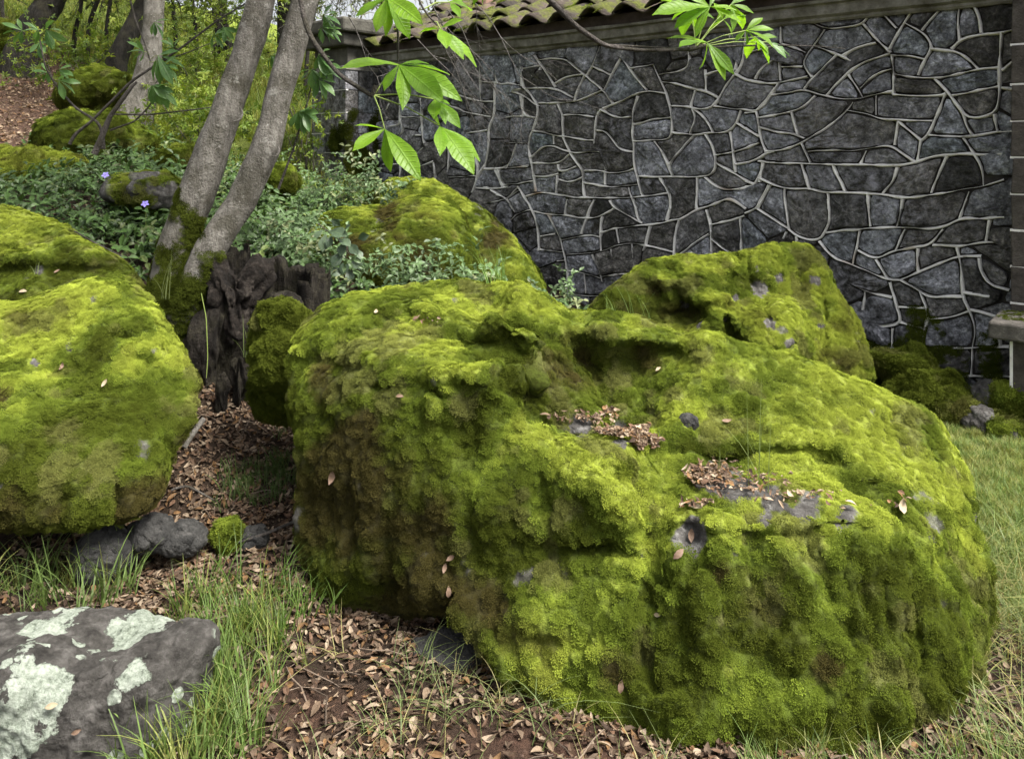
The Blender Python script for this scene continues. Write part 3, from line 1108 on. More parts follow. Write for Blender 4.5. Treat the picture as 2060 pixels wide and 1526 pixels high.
MAIN_CTRL = [mdepth(*p) for p in MAIN_CTRL]
MAIN_SIL = [mdepth(*p) for p in MAIN_SIL]
main_boulder, MAIN = boulder(
    'boulder', 'huge mossy boulder with stepped ledges filling the middle and front', (0.42, 2.78, 0.36), MAIN_CTRL, (1.15, 0.75, 0.6),
    nu=700, nv=460, seed=100, tufts=21000, amp=0.4, cushion=0.03, drip=0.055, reg=1.5e-4, lumps=0.045, sil=MAIN_SIL, back=0.34, tuft_scale=0.76, fresh_lit=[(1870, 950, 130, 130, .35), (1920, 1090, 70, 120, .5), (1760, 830, 160, 70, .2), (1235, 970, 50, 90, .4), (1250, 700, 300, 30, .15), (1500, 1280, 220, 130, -.3), (750, 1000, 170, 170, -.65), (1000, 1180, 120, 80, -.4), (1180, 745, 120, 40, -.8)], flats=[(1500, 978, 150, 38, .505), (1640, 1015, 110, 24, .482), (1190, 850, 110, 18, .615)],  # moss age plus painted light: right flank lighter, left face, front and pocket darker
    feats=[(1180, 1235, 110, 45, .05), (1060, 1230, 60, 40, .03), (1140, 750, 60, 60, -.13), (1250, 748, 100, 46, -.12), (1200, 800, 100, 36, -.08), (1370, 728, 45, 22, -.06), (1200, 660, 130, 14, .03), (1320, 684, 90, 13, .03),
           (1150, 930, 70, 50, .05), (1230, 1000, 50, 60, .06), (1190, 1118, 95, 15, -.09), (900, 720, 110, 28, .05), (880, 605, 30, 24, .05), (1010, 650, 45, 15, .05), (980, 765, 60, 40, .04),
           (840, 782, 100, 10, -.06), (1560, 1047, 200, 11, .05), (1440, 925, 80, 16, -.07), (1390, 1085, 28, 38, -.07), (700, 1000, 80, 130, -.03), (1665, 935, 30, 18, -.05), (1785, 850, 20, 15, -.04),
           (1755, 978, 45, 13, -.06), (1895, 1130, 20, 40, -.06), (1030, 800, 18, 60, -.04), (1075, 700, 14, 60, -.06), (690, 740, 70, 14, -.05), (1560, 880, 60, 30, .03), (1610, 920, 60, 14, -.04), (1500, 820, 90, 16, .03),
           (760, 655, 50, 16, .04), (950, 690, 80, 10, -.04), (1330, 1130, 14, 60, -.06), (1100, 970, 20, 60, -.04), (1550, 1200, 22, 80, -.04), (1640, 1130, 14, 60, -.05), (1700, 1230, 16, 90, -.05), (1780, 1180, 14, 80, -.05), (1840, 1250, 14, 90, -.06), (1600, 1380, 30, 40, -.03), (1300, 1290, 18, 70, -.06), (1420, 1250, 30, 90, .04), (1330, 1400, 60, 20, .04)],
    creases=[(mdepth(770, 775, 2.8), mdepth(900, 790, 2.75), .02, .04), (mdepth(1060, 700, 3.25), mdepth(1062, 830, 2.95), .035, .06), (mdepth(1120, 1095, 2.5), mdepth(1285, 1110, 2.47), .022, .05),
             (mdepth(1290, 980, 2.66), mdepth(1330, 1160, 2.43), .03, .05), (mdepth(1000, 620, 3.5), mdepth(1040, 680, 3.2), .025, .03), (mdepth(1400, 1040, 2.5), mdepth(1395, 1130, 2.4), .025, .04),
             (mdepth(1660, 920, 2.93), mdepth(1750, 985, 2.72), .03, .04), (mdepth(1790, 1010, 2.62), mdepth(1870, 1170, 2.42), .022, .04), (mdepth(1500, 1050, 2.44), mdepth(1560, 1250, 2.25), .03, .035),
             (mdepth(1720, 1090, 2.4), mdepth(1760, 1330, 2.18), .022, .04), (mdepth(1640, 1090, 2.4), mdepth(1690, 1210, 2.28), .02, .03), (mdepth(1830, 1140, 2.38), mdepth(1850, 1370, 2.17), .02, .04),
             (mdepth(1290, 1180, 2.36), mdepth(1300, 1390, 2.17), .028, .04), (mdepth(880, 640, 3.35), mdepth(1000, 660, 3.3), .02, .03), (mdepth(700, 700, 3.1), mdepth(690, 800, 2.9), .025, .03)],
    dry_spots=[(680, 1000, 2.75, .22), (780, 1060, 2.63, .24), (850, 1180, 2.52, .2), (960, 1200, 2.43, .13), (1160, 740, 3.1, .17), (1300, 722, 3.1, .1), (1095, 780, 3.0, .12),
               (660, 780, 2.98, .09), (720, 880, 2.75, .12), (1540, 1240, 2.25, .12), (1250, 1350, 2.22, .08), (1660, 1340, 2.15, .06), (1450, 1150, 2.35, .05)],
    bare_spots=[(1390, 1085, 2.43, .06), (1440, 970, 2.72, .06), (1500, 985, 2.7, .06), (1560, 1003, 2.66, .055), (1630, 1020, 2.6, .05), (1700, 1035, 2.55, .04), (1170, 848, 3.08, .06), (1250, 872, 3.0, .05), (1540, 1040, 2.5, .03), (1690, 1062, 2.5, .03)], bright=0.12)

boulder('boulder', 'long mossy boulder with pointed end at the left picture edge', ((100 - 1030) / F * 3.2, 3.25, 0.55),
        [(260, 1045, 2.74), (150, 1060, 2.66), (50, 1062, 2.63), (-60, 1060, 2.62), (-200, 1050, 2.62), (200, 900, 2.74), (100, 900, 2.68), (300, 900, 2.82), (300, 760, 2.98), (200, 760, 2.92), (100, 760, 2.88), (210, 650, 3.12), (100, 660, 3.1), (0, 700, 3.0), (-150, 700, 2.95), (-150, 900, 2.68),
         (0, 900, 2.62), (0, 1000, 2.6), (150, 1000, 2.64), (270, 990, 2.74), (350, 780, 3.05), (325, 850, 2.92), (100, 960, 3.0), (250, 950, 3.05)],
        (0.85, 0.6, 0.4), sil=[(-150, 625, 3.3), (0, 606, 3.35), (100, 587, 3.4), (200, 562, 3.42), (265, 588, 3.4), (322, 632, 3.33), (357, 687, 3.26), (386, 745, 3.17), (403, 790, 3.1), (392, 835, 2.98), (365, 885, 2.95), (343, 960, 2.9), (318, 1012, 2.85)], back=0.3,
        nu=520, nv=380, seed=200, fresh_lit=[(150, 600, 260, 32, .3), (340, 760, 80, 120, .3), (120, 960, 300, 60, -.4)], tufts=12000, tuft_scale=0.8, amp=0.35, cushion=0.018, drip=0.03, bright=0.08, lumps=0.03,  # lit crest and bulge, shaded lower face painted into the moss colour
        feats=[(230, 680, 40, 14, -.03), (205, 790, 50, 10, -.025), (290, 700, 30, 14, .03), (90, 740, 60, 12, -.02), (330, 930, 12, 60, -.05), (240, 1000, 14, 40, -.04), (120, 1010, 14, 40, -.03)],
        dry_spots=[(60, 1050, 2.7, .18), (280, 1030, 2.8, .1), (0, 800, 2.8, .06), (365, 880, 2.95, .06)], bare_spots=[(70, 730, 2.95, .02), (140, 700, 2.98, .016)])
boulder('boulder', 'bright mossy boulder behind the pointed one at the left edge', ((40 - 1030) / F * 4.5, 4.5, 0.82),
        [(0, 560, 3.94), (120, 530, 4.00), (200, 545, 3.98), (100, 480, 4.17), (0, 480, 4.14), (-120, 500, 4.12)],
        (0.62, 0.36, 0.4), sil=[(-120, 402, 4.47), (0, 412, 4.47), (60, 427, 4.47), (145, 460, 4.42), (212, 508, 4.32), (262, 548, 4.22), (292, 598, 4.07), (302, 650, 3.97)],
        nu=320, nv=240, seed=300, tufts=5500, tuft_scale=0.85, amp=0.4, cushion=0.013, drip=0.012, bright=0.15,
        creases=[((0, 500, 4.10), (140, 505, 4.08), .02, .03)], bare_spots=[(80, 545, 3.98, .03)], fresh_lit=[(110, 545, 230, 38, -.8), (60, 440, 160, 40, .15)], feats=[(100, 560, 260, 26, -.16)])  # crease shade painted as darker moss on the lower front, top lighter
boulder('boulder', 'mossy boulder with grey lichen flecks standing against the stone wall', (1.54, 5.3, 0.40),
        [(1500, 600, 4.82), (1600, 620, 4.76), (1650, 720, 4.60), (1500, 700, 4.60), (1420, 570, 4.90), (1380, 640, 4.90), (1400, 600, 4.82),
         (1300, 600, 4.90), (1280, 650, 4.85), (1550, 760, 4.50), (1400, 720, 4.60), (1700, 680, 4.75), (1600, 540, 5.00), (1350, 540, 5.02), (1460, 640, 4.70), (1480, 690, 4.76)],
        (0.8, 0.45, 0.62), sil=[(1178, 625, 4.95), (1230, 582, 5.0), (1280, 542, 5.05), (1320, 518, 5.1), (1400, 511, 5.1), (1480, 505, 5.1), (1560, 490, 5.1), (1612, 498, 5.1), (1650, 522, 5.08), (1690, 578, 5.0), (1720, 645, 4.9), (1750, 705, 4.8), (1768, 760, 4.7)],
        nu=420, nv=300, seed=400, tufts=12000, tuft_scale=0.9, amp=0.6, cushion=0.026, drip=0.03, bright=0.25, lumps=0.06,
        feats=[(1385, 622, 36, 12, -.07), (1410, 650, 24, 16, -.07), (1470, 670, 12, 40, -.1), (1300, 590, 40, 24, -.04), (1310, 640, 40, 20, -.03), (1350, 565, 60, 14, .06), (1440, 600, 40, 16, .06), (1540, 640, 10, 40, -.07), (1505, 555, 10, 40, -.06), (1620, 560, 12, 40, -.05), (1660, 640, 12, 50, -.05), (1475, 520, 12, 20, -.05), (1560, 690, 50, 5, -.04)],
        creases=[((1430, 620, 4.82), (1500, 700, 4.65), .03, .06), ((1380, 610, 4.85), (1410, 660, 4.82), .03, .07), ((1530, 610, 4.78), (1570, 670, 4.68), .02, .04), ((1465, 515, 5.12), (1480, 560, 4.95), .02, .04),
                 ((1330, 590, 4.90), (1300, 640, 4.85), .04, .06), ((1590, 540, 4.95), (1620, 600, 4.80), .018, .03), ((1560, 700, 4.60), (1620, 690, 4.65), .012, .025)],
        dry_spots=[(1370, 620, 4.85, .08), (1320, 580, 4.90, .07)],
        bare_spots=[(1375, 612, 4.82, .03), (1520, 575, 4.90, .04), (1570, 560, 4.92, .03), (1640, 565, 4.95, .04), (1480, 600, 4.80, .03), (1545, 655, 4.70, .04), (1655, 655, 4.75, .025), (1530, 580, 4.90, .05), (1410, 650, 4.80, .03), (1590, 690, 4.62, .03), (1400, 500, 5.20, .02)])
boulder('boulder', 'rounded mossy boulder behind the leafy vine, ahead of a larger one', (-0.88, 5.75, 0.72),
        [
         (700, 480, 5.25), (800, 480, 5.15), (900, 470, 5.25), (700, 550, 5.05), (850, 560, 5.03), (940, 550, 5.2)],
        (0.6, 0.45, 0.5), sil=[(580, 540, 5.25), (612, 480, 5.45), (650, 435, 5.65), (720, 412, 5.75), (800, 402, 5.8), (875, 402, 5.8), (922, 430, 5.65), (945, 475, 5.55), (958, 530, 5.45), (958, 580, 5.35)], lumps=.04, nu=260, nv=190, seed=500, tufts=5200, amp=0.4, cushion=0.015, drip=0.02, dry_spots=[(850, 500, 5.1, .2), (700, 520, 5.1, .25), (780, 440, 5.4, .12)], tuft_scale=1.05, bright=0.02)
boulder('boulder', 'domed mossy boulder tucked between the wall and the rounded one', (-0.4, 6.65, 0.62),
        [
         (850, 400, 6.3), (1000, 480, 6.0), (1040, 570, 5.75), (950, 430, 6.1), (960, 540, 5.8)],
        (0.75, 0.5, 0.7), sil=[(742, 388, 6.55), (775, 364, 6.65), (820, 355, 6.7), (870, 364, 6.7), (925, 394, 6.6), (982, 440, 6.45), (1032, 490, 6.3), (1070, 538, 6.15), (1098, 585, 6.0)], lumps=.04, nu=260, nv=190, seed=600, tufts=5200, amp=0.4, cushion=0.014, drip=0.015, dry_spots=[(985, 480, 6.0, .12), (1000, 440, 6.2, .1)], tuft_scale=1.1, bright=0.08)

BG_ROCKS = 'mossy rocks scattered up the wooded bank'


def small_rock(name, label, px, py, Y, radii, seed, mossy=1.0, tufts=1500, group=None, bright=-0.1, nu=120, nv=90, amp=1.6, cat='rock', ts=1.5, bare=(), rot=0, mat=None, flats=()):
    return boulder(name, label, P(px, py, Y), [], radii, nu=nu, nv=nv, seed=seed, tufts=tufts, amp=amp, mossy=mossy, bright=bright, cat=cat, group=group,
                   cushion=0.012, drip=0.01, tuft_scale=ts, bare_spots=bare, rockiness=0.6, mat=mat, flats=flats)


small_rock('rock', 'flat mossy rock at the left edge below the path', 45, 362, 6.2, (.46, .42, .22), 701, group=BG_ROCKS, amp=3.0, bright=0.0)
small_rock('rock', 'mossy rock under the sapling stems', 190, 290, 7.3, (.5, .42, .27), 702, group=BG_ROCKS, amp=3.0, bright=-.1)
small_rock('rock', 'dark hollow mossy rock beside the upper path', 205, 195, 9.0, (.45, .4, .3), 703, group=BG_ROCKS, amp=3.0, bright=-.25)
small_rock('rock', 'low reddish-brown mossy rock left of the twin trunks', 372, 330, 6.6, (.22, .22, .14), 704, group=BG_ROCKS, amp=3.0, bright=-.5, tufts=1200)
small_rock('rock', 'small mossy rock right of the twin trunks', 552, 372, 6.5, (.17, .2, .15), 705, group=BG_ROCKS, amp=3.0, tufts=1200)
small_rock('rock', 'mossy rock cut off by the left edge beside the leaning trunk', -5, 85, 11.5, (.3, .3, .32), 706, group=BG_ROCKS, amp=3.0, tufts=900, bright=-.3)
small_rock('rock', 'flat pale slab among the periwinkle left of the twin trunks', 290, 385, 5.2, (.27, .2, .1), 707, mossy=0.25, tufts=350, bright=.1)
small_rock('rock', 'upright mossy lump between the stump and the huge boulder', 572, 725, 3.5, (.13, .15, .26), 708, tufts=5000, bright=-.75, ts=1.1, nu=220, nv=160, amp=3.2)
small_rock('rock', 'square-topped mossy stone at the foot of the wall', 1815, 742, 4.95, (.19, .16, .125), 709, tufts=1800, bright=-.6, amp=2.6, flats=[(1815, 712, 85, 22, .245)])
small_rock('rock', 'slanting mossy rock right of the square-topped stone', 1876, 808, 4.55, (.21, .2, .15), 710, tufts=1700, bright=-.6, amp=4.0, mossy=0.75)
DR = 'dark rubble beside the bench'
small_rock('rock', 'bluish dark rubble stone leaning by the bench support', 1995, 805, 4.5, (.1, .09, .1), 711, mossy=.18, tufts=200, group=DR)
small_rock('rock', 'dark rubble stone topped with a moss cushion, on the lawn edge', 1972, 850, 4.35, (.1, .1, .085), 712, mossy=.3, tufts=300, group=DR)
small_rock('rock', 'lowest dark rubble stone under the bench edge', 2022, 868, 4.25, (.09, .09, .06), 713, mossy=.35, tufts=300, group=DR)
small_rock('rock', 'mossy rubble stone against the bench support', 2025, 815, 4.42, (.08, .08, .09), 714, mossy=.6, tufts=500, group=DR)
UR = 'dark stones propping the pointed boulder'
small_rock('stone', 'large dark stone propping the pointed boulder', 215, 1112, 2.82, (.1, .1, .075), 720, mossy=.05, tufts=0, group=UR, mat=M_DARKSTONE, cat='stone')
small_rock('stone', 'grey stone wedged under the pointed boulder tip', 300, 1075, 2.88, (.08, .08, .05), 721, mossy=.05, tufts=0, group=UR, mat=M_DARKSTONE, cat='stone')
small_rock('stone', 'small greenish stone among dry leaves by the boulder tip', 368, 1080, 2.92, (.075, .08, .05), 722, mossy=.15, tufts=60, group=UR, mat=M_DARKSTONE, cat='stone')
small_rock('stone', 'small stone with green moss in the leafy gap', 462, 1076, 2.98, (.05, .05, .045), 723, mossy=.7, tufts=260, mat=M_DARKSTONE, cat='stone', ts=1.0)
small_rock('stone', 'small grey stone beside the mossy one in the leafy gap', 512, 1085, 2.98, (.05, .05, .035), 724, mossy=.05, tufts=0, mat=M_DARKSTONE, cat='stone')
small_rock('stone', 'flat stone in the black hollow beneath the huge boulder', 903, 1316, 2.47, (.13, .08, .045), 725, mossy=.05, tufts=0, mat=M_DARKSTONE, cat='stone')
small_rock('stone', 'small pointed stone resting on the mossy slope', 1387, 853, 2.71, (.024, .022, .028), 727, mossy=.05, tufts=0, mat=M_DARKSTONE, cat='stone', nu=50, nv=40)

LICHEN = boulder('rock', 'grey rock crusted with pale lichen in the bottom left corner', (-1.17, 2.16, 0.03),
        [(100, 1290, 2.2), (250, 1310, 2.12), (400, 1295, 2.13), (0, 1350, 1.97),
         (100, 1340, 2.03), (200, 1345, 2.04), (150, 1440, 1.97), (0, 1440, 1.94), (100, 1520, 1.93), (0, 1560, 1.9), (260, 1430, 2.0), (240, 1500, 1.96), (330, 1400, 2.04), (330, 1480, 2.0), (400, 1360, 2.12), (390, 1420, 2.1)],
        (.4, .3, .15), sil=[(-60, 1290, 2.3), (60, 1246, 2.36), (150, 1232, 2.4), (300, 1238, 2.38), (400, 1258, 2.28), (428, 1275, 2.2)], back=.2, nu=300, nv=220, seed=900, tufts=0, amp=0.7, mossy=0.06, cushion=0.004, drip=0.0, cat='rock', rockiness=0.45, reg=4e-4, mat=M_LICHEN, feats=[(250, 1340, 60, 12, -.03), (180, 1265, 60, 14, -.03), (150, 1350, 120, 8, .02)])

# ------------------------------------------------------------------ the stone building
WU = np.array([0.761, -0.648, 0.0])
WU = WU / np.linalg.norm(WU)
WN = np.array([-WU[1], WU[0], 0.0])        # away from the camera
W0 = np.array([-1.47, 8.8, 0.0])


def wp(u, d, z):
    """a point of the building: u along the wall, d out of the wall face towards the viewer, z up"""
    u, d, z = np.broadcast_arrays(np.asarray(u, float), np.asarray(d, float), np.asarray(z, float))
    return W0 + u[..., None] * WU - d[..., None] * WN + z[..., None] * np.array([0, 0, 1.0])


def px_to_wall(px, py, d=0.0):
    dx, dz = (px - W / 2) / F, -(py - YH) / F
    Y = (WN @ (W0 - d * WN)) / (WN[0] * dx + WN[1])
    p = np.array([dx * Y, Y, CAMZ + dz * Y])
    return float((p - W0) @ WU), float(p[2])


# the courses of the pointing, measured on the wall face
TRACE = {
    (1000, 0, 3.634): """165 420 185 560 195 640/260 390 300 440 430 640/300 435 480 428 530 450 650 560 780 660 850 760/195 500 320 480/
320 490 300 540 220 575/420 610 500 565 640 545/640 550 600 640 565 745/750 340 700 480 650 560/700 490 840 550/945 330 905 420 850 540 785 660/
905 420 970 500 1095 660/970 497 1140 475 1185 465 1180 310/1140 475 1180 560 1240 690 1270 800 1290 960 1265 1015 1150 1025 1005 1030/
1175 545 1340 520 1390 490 1405 450 1400 330/1210 600 1300 605 1400 640 1520 670 1620 715/1520 510 1525 665/1525 550 1640 505 1740 520/1450 660 1415 785/
1270 775 1400 780 1500 800 1590 775 1660 640 1740 540 1790 470 1810 350 1820 230/1590 775 1760 800 1895 815 1980 740 2035 640/1740 540 1840 590 1960 610 2060 608/
1885 575 1940 480 2035 430/1800 400 1960 355 2060 325/1740 510 1755 430 1720 350 1700 250/215 650 420 640 560 715/110 670 200 705 310 780/
195 640 245 690 310 780 290 900 225 1040 245 1150 270 1270 285 1400/310 755 560 745 650 720 780 655/170 700 190 850 290 860/0 880 80 855 190 850/
450 760 490 870 480 1000/485 845 600 835 715 855/270 955 480 1000 715 1030/715 1050 725 850 760 800 860 760 980 710 1095 660 1240 690/755 800 870 865 985 855/
1030 700 985 850 1000 1030 1000 1200 1030 1300 1065 1435/995 915 1100 880 1280 860/1430 785 1455 870 1410 980/1430 785 1530 870 1580 970/
1285 965 1400 990 1580 970 1700 965 1750 900 1785 810/1450 990 1340 1100 1255 1210/1525 985 1580 1080 1605 1190 1590 1260 1520 1295 1280 1295 1035 1290/
1150 1030 1220 1130 1285 1285/735 955 800 960 880 1070 940 1105 1000 1110/415 990 415 1055/245 1150 320 1080 400 1062 500 1105 600 1120 700 1105 800 1115/
480 1005 530 1110 600 1210 635 1260 640 1440/255 1190 450 1200 540 1120/450 1200 460 1260 590 1215/265 1285 370 1295 460 1265/455 1310 530 1335 635 1290/
445 1280 435 1410/0 1055 140 1045 220 1045/140 1050 110 1160 60 1230/0 1235 130 1225 240 1210/10 1240 45 1350/40 1350 150 1345 270 1320/0 1380 80 1360/
0 1420 75 1455 110 1526/0 1470 75 1450 150 1370/215 1430 320 1405 470 1425 560 1445 760 1450 980 1445 1120 1430 1260 1415/
640 1250 780 1245 810 1265 930 1260 1010 1225/795 1250 790 1350/640 1330 740 1360 880 1365 1035 1345/800 1115 800 1245/960 1370 985 1450 1020 1526/
1190 1300 1260 1410 1270 1526/1465 1290 1460 1526/1520 1295 1620 1380 1720 1390 1880 1355/1605 1190 1740 1270 1880 1350/1605 1135 1740 1110 1920 1045/
1700 965 1730 1110 1745 1260/1755 900 1920 1000/1895 815 1915 900 1920 1000 1970 1110/1910 860 2035 845/1925 930 2035 965/
1750 1200 1880 1180 1975 1110 2035 1110/1910 1180 2035 1185/1940 1185 1915 1330/1470 1526 1600 1490 1710 1440 1820 1526/1985 1350 1895 1526""",
    (1500, 0, 3.634): """265 160 260 320/480 155 575 215 720 200 860 180 900 110/575 215 510 320 420 440 430 490 485 570/860 180 960 300 1060 390/
985 90 1105 210/1240 60 1160 165 1050 360/1160 165 1290 230 1350 310 1360 360 1310 440 1260 550/1440 50 1370 120 1290 225/1575 10 1550 150 1560 300/
1640 -10 1710 120 1720 245/1500 355 1580 290 1700 260 1870 240 2035 205/1875 240 1860 480 1860 640 1845 780 1800 835 1700 865 1620 850 1580 810/
1360 360 1480 365 1560 380 1640 440 1700 505/1090 550 1230 570 1380 575 1550 545 1700 505 1850 490/1870 515 1950 450 2035 370/2005 215 2035 110 2050 -10/
1060 390 930 430 830 470 740 540 590 700/1080 405 1200 405 1315 435/955 310 830 340 700 410/530 345 660 395 770 450/670 395 580 490 480 580 430 650/
270 325 370 350 440 385/250 400 260 590/265 485 420 490/0 580 180 610 260 600 460 565/245 610 190 690 80 810/190 695 300 685 425 650 560 700 780 740 950 690 1080 670/
750 545 800 620 850 710/840 650 920 570 1000 520 1070 510/1070 400 1080 540 1080 690/1080 690 1250 700 1450 695 1465 680/1380 580 1480 670 1570 800 1610 900 1660 990/
1510 695 1640 675 1850 630/1460 690 1400 850 1330 1000 1280 1030/780 745 735 810 620 920 500 990 400 1045 280 1095 155 1110/735 810 860 830 1000 870 1110 880 1370 880/
955 700 955 840/1115 890 1090 1060/1115 890 1280 1025/1280 1030 1250 1180/460 1110 560 1095 700 1105 870 1095 1060 1060 1140 1120 1230 1185/
510 700 440 780 330 820 100 860/80 810 100 930 110 1020 155 1110/335 820 380 990/100 930 220 965 320 970 430 1015/0 830 75 815/0 930 95 1000/0 1085 95 1050/
0 1190 95 1165 155 1115/100 1175 250 1195 420 1195 640 1205 860 1205 1110 1210 1230 1195 1380 1145 1500 1130 1670 1130 1900 1130/405 1050 475 1190/880 1100 840 1195/
1340 985 1480 995 1640 1000 1840 965/1815 835 1840 965/1590 1010 1670 1130 1730 1220 1740 1360/1470 1140 1410 1260 1360 1410/1110 1220 1090 1310 1000 1420/
640 1210 690 1310 730 1400/410 1200 440 1280 465 1375/90 1300 250 1375 380 1380 465 1375 580 1410 780 1405 980 1415 1150 1450 1380 1420 1560 1390 1740 1360 1890 1310/
135 1190 90 1300 60 1355 0 1370/0 1320 60 1350/180 1350 90 1526/285 1380 300 1526/600 1410 605 1526/895 1410 905 1526/1150 1450 1145 1526/1630 1400 1590 1526/
1870 640 2035 665/1840 965 2035 960""",
    (1500, 400, 3.052): """110 0 65 60 0 85/70 60 160 110 265 180/245 0 270 190/265 185 320 235 450 260 495 190 520 120 510 0/250 200 230 240/310 230 315 290/
450 260 550 375 620 385 750 450 870 495 950 500/495 210 600 185 680 190 830 175 940 170 1060 185 1200 180 1310 120 1590 115/750 0 765 170/970 0 930 170/1360 0 1310 120/
700 195 660 400/690 315 800 370 880 330 920 320 1040 300 1140 275 1215 185/980 185 915 320/800 370 870 490/1150 280 1290 295 1470 265 1620 275/1055 300 1060 450/
950 500 1100 430 1300 350 1450 350/1295 295 1320 400 1335 590 1375 690 1410 790 1390 920/600 500 640 520 780 580 900 605/885 510 920 620 950 730 930 775 740 790/
950 500 1060 560 1110 590 1200 605 1330 595/1070 570 1110 660 1115 740 1095 800 1090 900/940 660 1105 670/950 760 1090 795/1120 735 1250 735 1370 690/
1380 680 1540 720 1640 740/700 915 1130 915 1390 915 1620 910/1435 360 1450 450 1500 530 1620 560/1500 130 1470 260/1390 920 1390 1090/735 570 720 680/1340 570 1500 600/
905 790 900 915/1110 915 1110 1080/700 1060 1100 1065 1640 1095/1550 720 1560 910/830 915 820 1060""",
    (900, 330, 3.392): """0 95 200 80/215 0 210 80 170 195/330 40 380 155/200 165 300 170 380 160/300 175 400 235/230 270 330 255 410 235 490 180/410 235 460 330/
430 380 480 340 570 310/480 150 540 240 580 320 620 420 630 590/590 320 690 345 810 345 950 375 1060 355 1140 300/690 345 760 470 790 600 820 700 815 900/820 240 805 340/
1000 240 940 400 915 475/640 490 740 475/770 520 900 490 1000 485 1040 500/1060 355 1045 480 1050 590/1110 250 1140 300 1300 390 1330 405/1270 240 1300 380 1330 405/
1050 470 1150 435 1330 420 1400 415 1520 385 1590 375/1150 440 1170 540/1525 200 1525 280 1500 385/1590 375 1700 310 1820 270 1930 230 2035 310/1590 375 1555 440 1545 700/
1385 420 1360 540 1335 590/800 620 950 610 1100 580 1180 545 1260 540 1390 560 1550 600/620 580 790 600/480 415 530 405/990 615 1040 740 1060 850/1115 580 1150 720/
1255 545 1270 640/830 730 930 740 1040 780/935 745 945 880/1050 770 1150 750 1500 740/750 665 810 655/1770 310 1800 420 1805 560 1800 760/1800 415 1900 390 2035 350/
2000 360 2010 490 2010 640/1790 470 1640 575 1550 640/1805 510 1900 600 2030 640/820 880 940 900 1300 900 1700 930 2030 960/1340 740 1330 900/1650 730 1640 930/1870 760 1870 950""",
    (560, 0, 2.934): """845 580 850 760 860 870 940 870/720 690 850 690/600 745 720 745 720 690/750 800 850 800/860 870 800 930/1010 840 1005 1000 970 1070/920 960 930 1100/
840 980 920 950/1000 1045 1180 1040/1270 690 1240 760 1245 860 1220 980 1180 1040 1150 1130/1100 660 1260 690/1080 790 1240 770/1140 800 1180 980/
1400 850 1370 960 1310 995 1220 995/1310 995 1480 985/1290 1010 1330 1100/1170 1110 1360 1105/1430 340 1440 510/1280 370 1290 490/1190 380 1200 600/1440 570 1445 690/
1310 550 1440 525/660 610 640 660 560 640/620 970 720 970 840 960/1060 560 1190 600 1280 600/950 600 1060 640 1100 660/880 470 960 480 1060 560/600 500 700 470 880 470/
960 480 980 380/560 850 750 800 720 690/720 470 720 690/600 1100 930 1100 1100 1150/720 970 720 1110/1280 490 1280 600 1270 690/1190 480 1280 490 1430 500""",
}
UA, UB, ZA, ZB = -0.08, 7.6, -0.25, 2.50


def wall_lines():
    out = []
    for (ox, oy, s), txt in TRACE.items():
        for ln in txt.replace('\n', '').split('/'):
            q = [float(t) for t in ln.split()]
            pts = [px_to_wall(ox + q[i] / s, oy + q[i + 1] / s) for i in range(0, len(q) - 1, 2)]
            out.append(np.array(pts))
    # part of the wall that lies beyond the right edge of the picture
    rg = np.random.default_rng(5)
    for z in np.arange(0.1, 2.5, 0.3):
        us = np.linspace(6.2, 7.6, 8)
        out.append(np.stack([us, z + 0.05 * rg.normal(size=8)], 1))
        for k in range(5):
            u = 6.35 + 0.36 * k + 0.1 * rg.normal()
            out.append(np.array([(u, z), (u + 0.05 * rg.normal(), z + 0.3)]))
    return out


def resample(p, step):
    d = np.concatenate([[0], np.cumsum(np.linalg.norm(np.diff(p, axis=0), axis=1))])
    n = max(2, int(d[-1] / step) + 1)
    t = np.linspace(0, d[-1], n)
    return np.stack([np.interp(t, d, p[:, k]) for k in range(p.shape[1])], 1)


def smooth_line(p, it=2):
    for _ in range(it):                                   # Chaikin, ends kept
        if len(p) < 3:
            return p
        q = [p[0]]
        for a, b in zip(p[:-1], p[1:]):
            q += [0.75 * a + 0.25 * b, 0.25 * a + 0.75 * b]
        q.append(p[-1])
        p = np.array(q)
    return p


def label_regions(free):
    lab = -np.ones(free.shape, int)
    k = 0
    Hh, Ww = free.shape
    fl = free.tolist()
    out = [[-1] * Ww for _ in range(Hh)]
    for i in range(Hh):
        for j in range(Ww):
            if fl[i][j] and out[i][j] < 0:
                st = [(i, j)]
                out[i][j] = k
                while st:
                    a, b = st.pop()
                    for c, d in ((a + 1, b), (a - 1, b), (a, b + 1), (a, b - 1)):
                        if 0 <= c < Hh and 0 <= d < Ww and fl[c][d] and out[c][d] < 0:
                            out[c][d] = k
                            st.append((c, d))
                k += 1
    return np.array(out), k


def trace_contour(mask):
    """outline of one region, on the raster, in order"""
    m = np.pad(mask, 1)
    edges = {}
    ii, jj = np.nonzero(m)
    for i, j in zip(ii.tolist(), jj.tolist()):
        if not m[i - 1, j]:
            edges.setdefault((i, j), []).append((i, j + 1))
        if not m[i, j + 1]:
            edges.setdefault((i, j + 1), []).append((i + 1, j + 1))
        if not m[i + 1, j]:
            edges.setdefault((i + 1, j + 1), []).append((i + 1, j))
        if not m[i, j - 1]:
            edges.setdefault((i + 1, j), []).append((i, j))
    best = []
    while edges:
        s = next(iter(edges))
        loop, c = [s], s
        while True:
            nx = edges[c].pop(0)
            if not edges[c]:
                del edges[c]
            if nx == s:
                break
            loop.append(nx)
            c = nx
            if c not in edges:
                break
        if len(loop) > len(best):
            best = loop
    return np.array(best, float) - 1


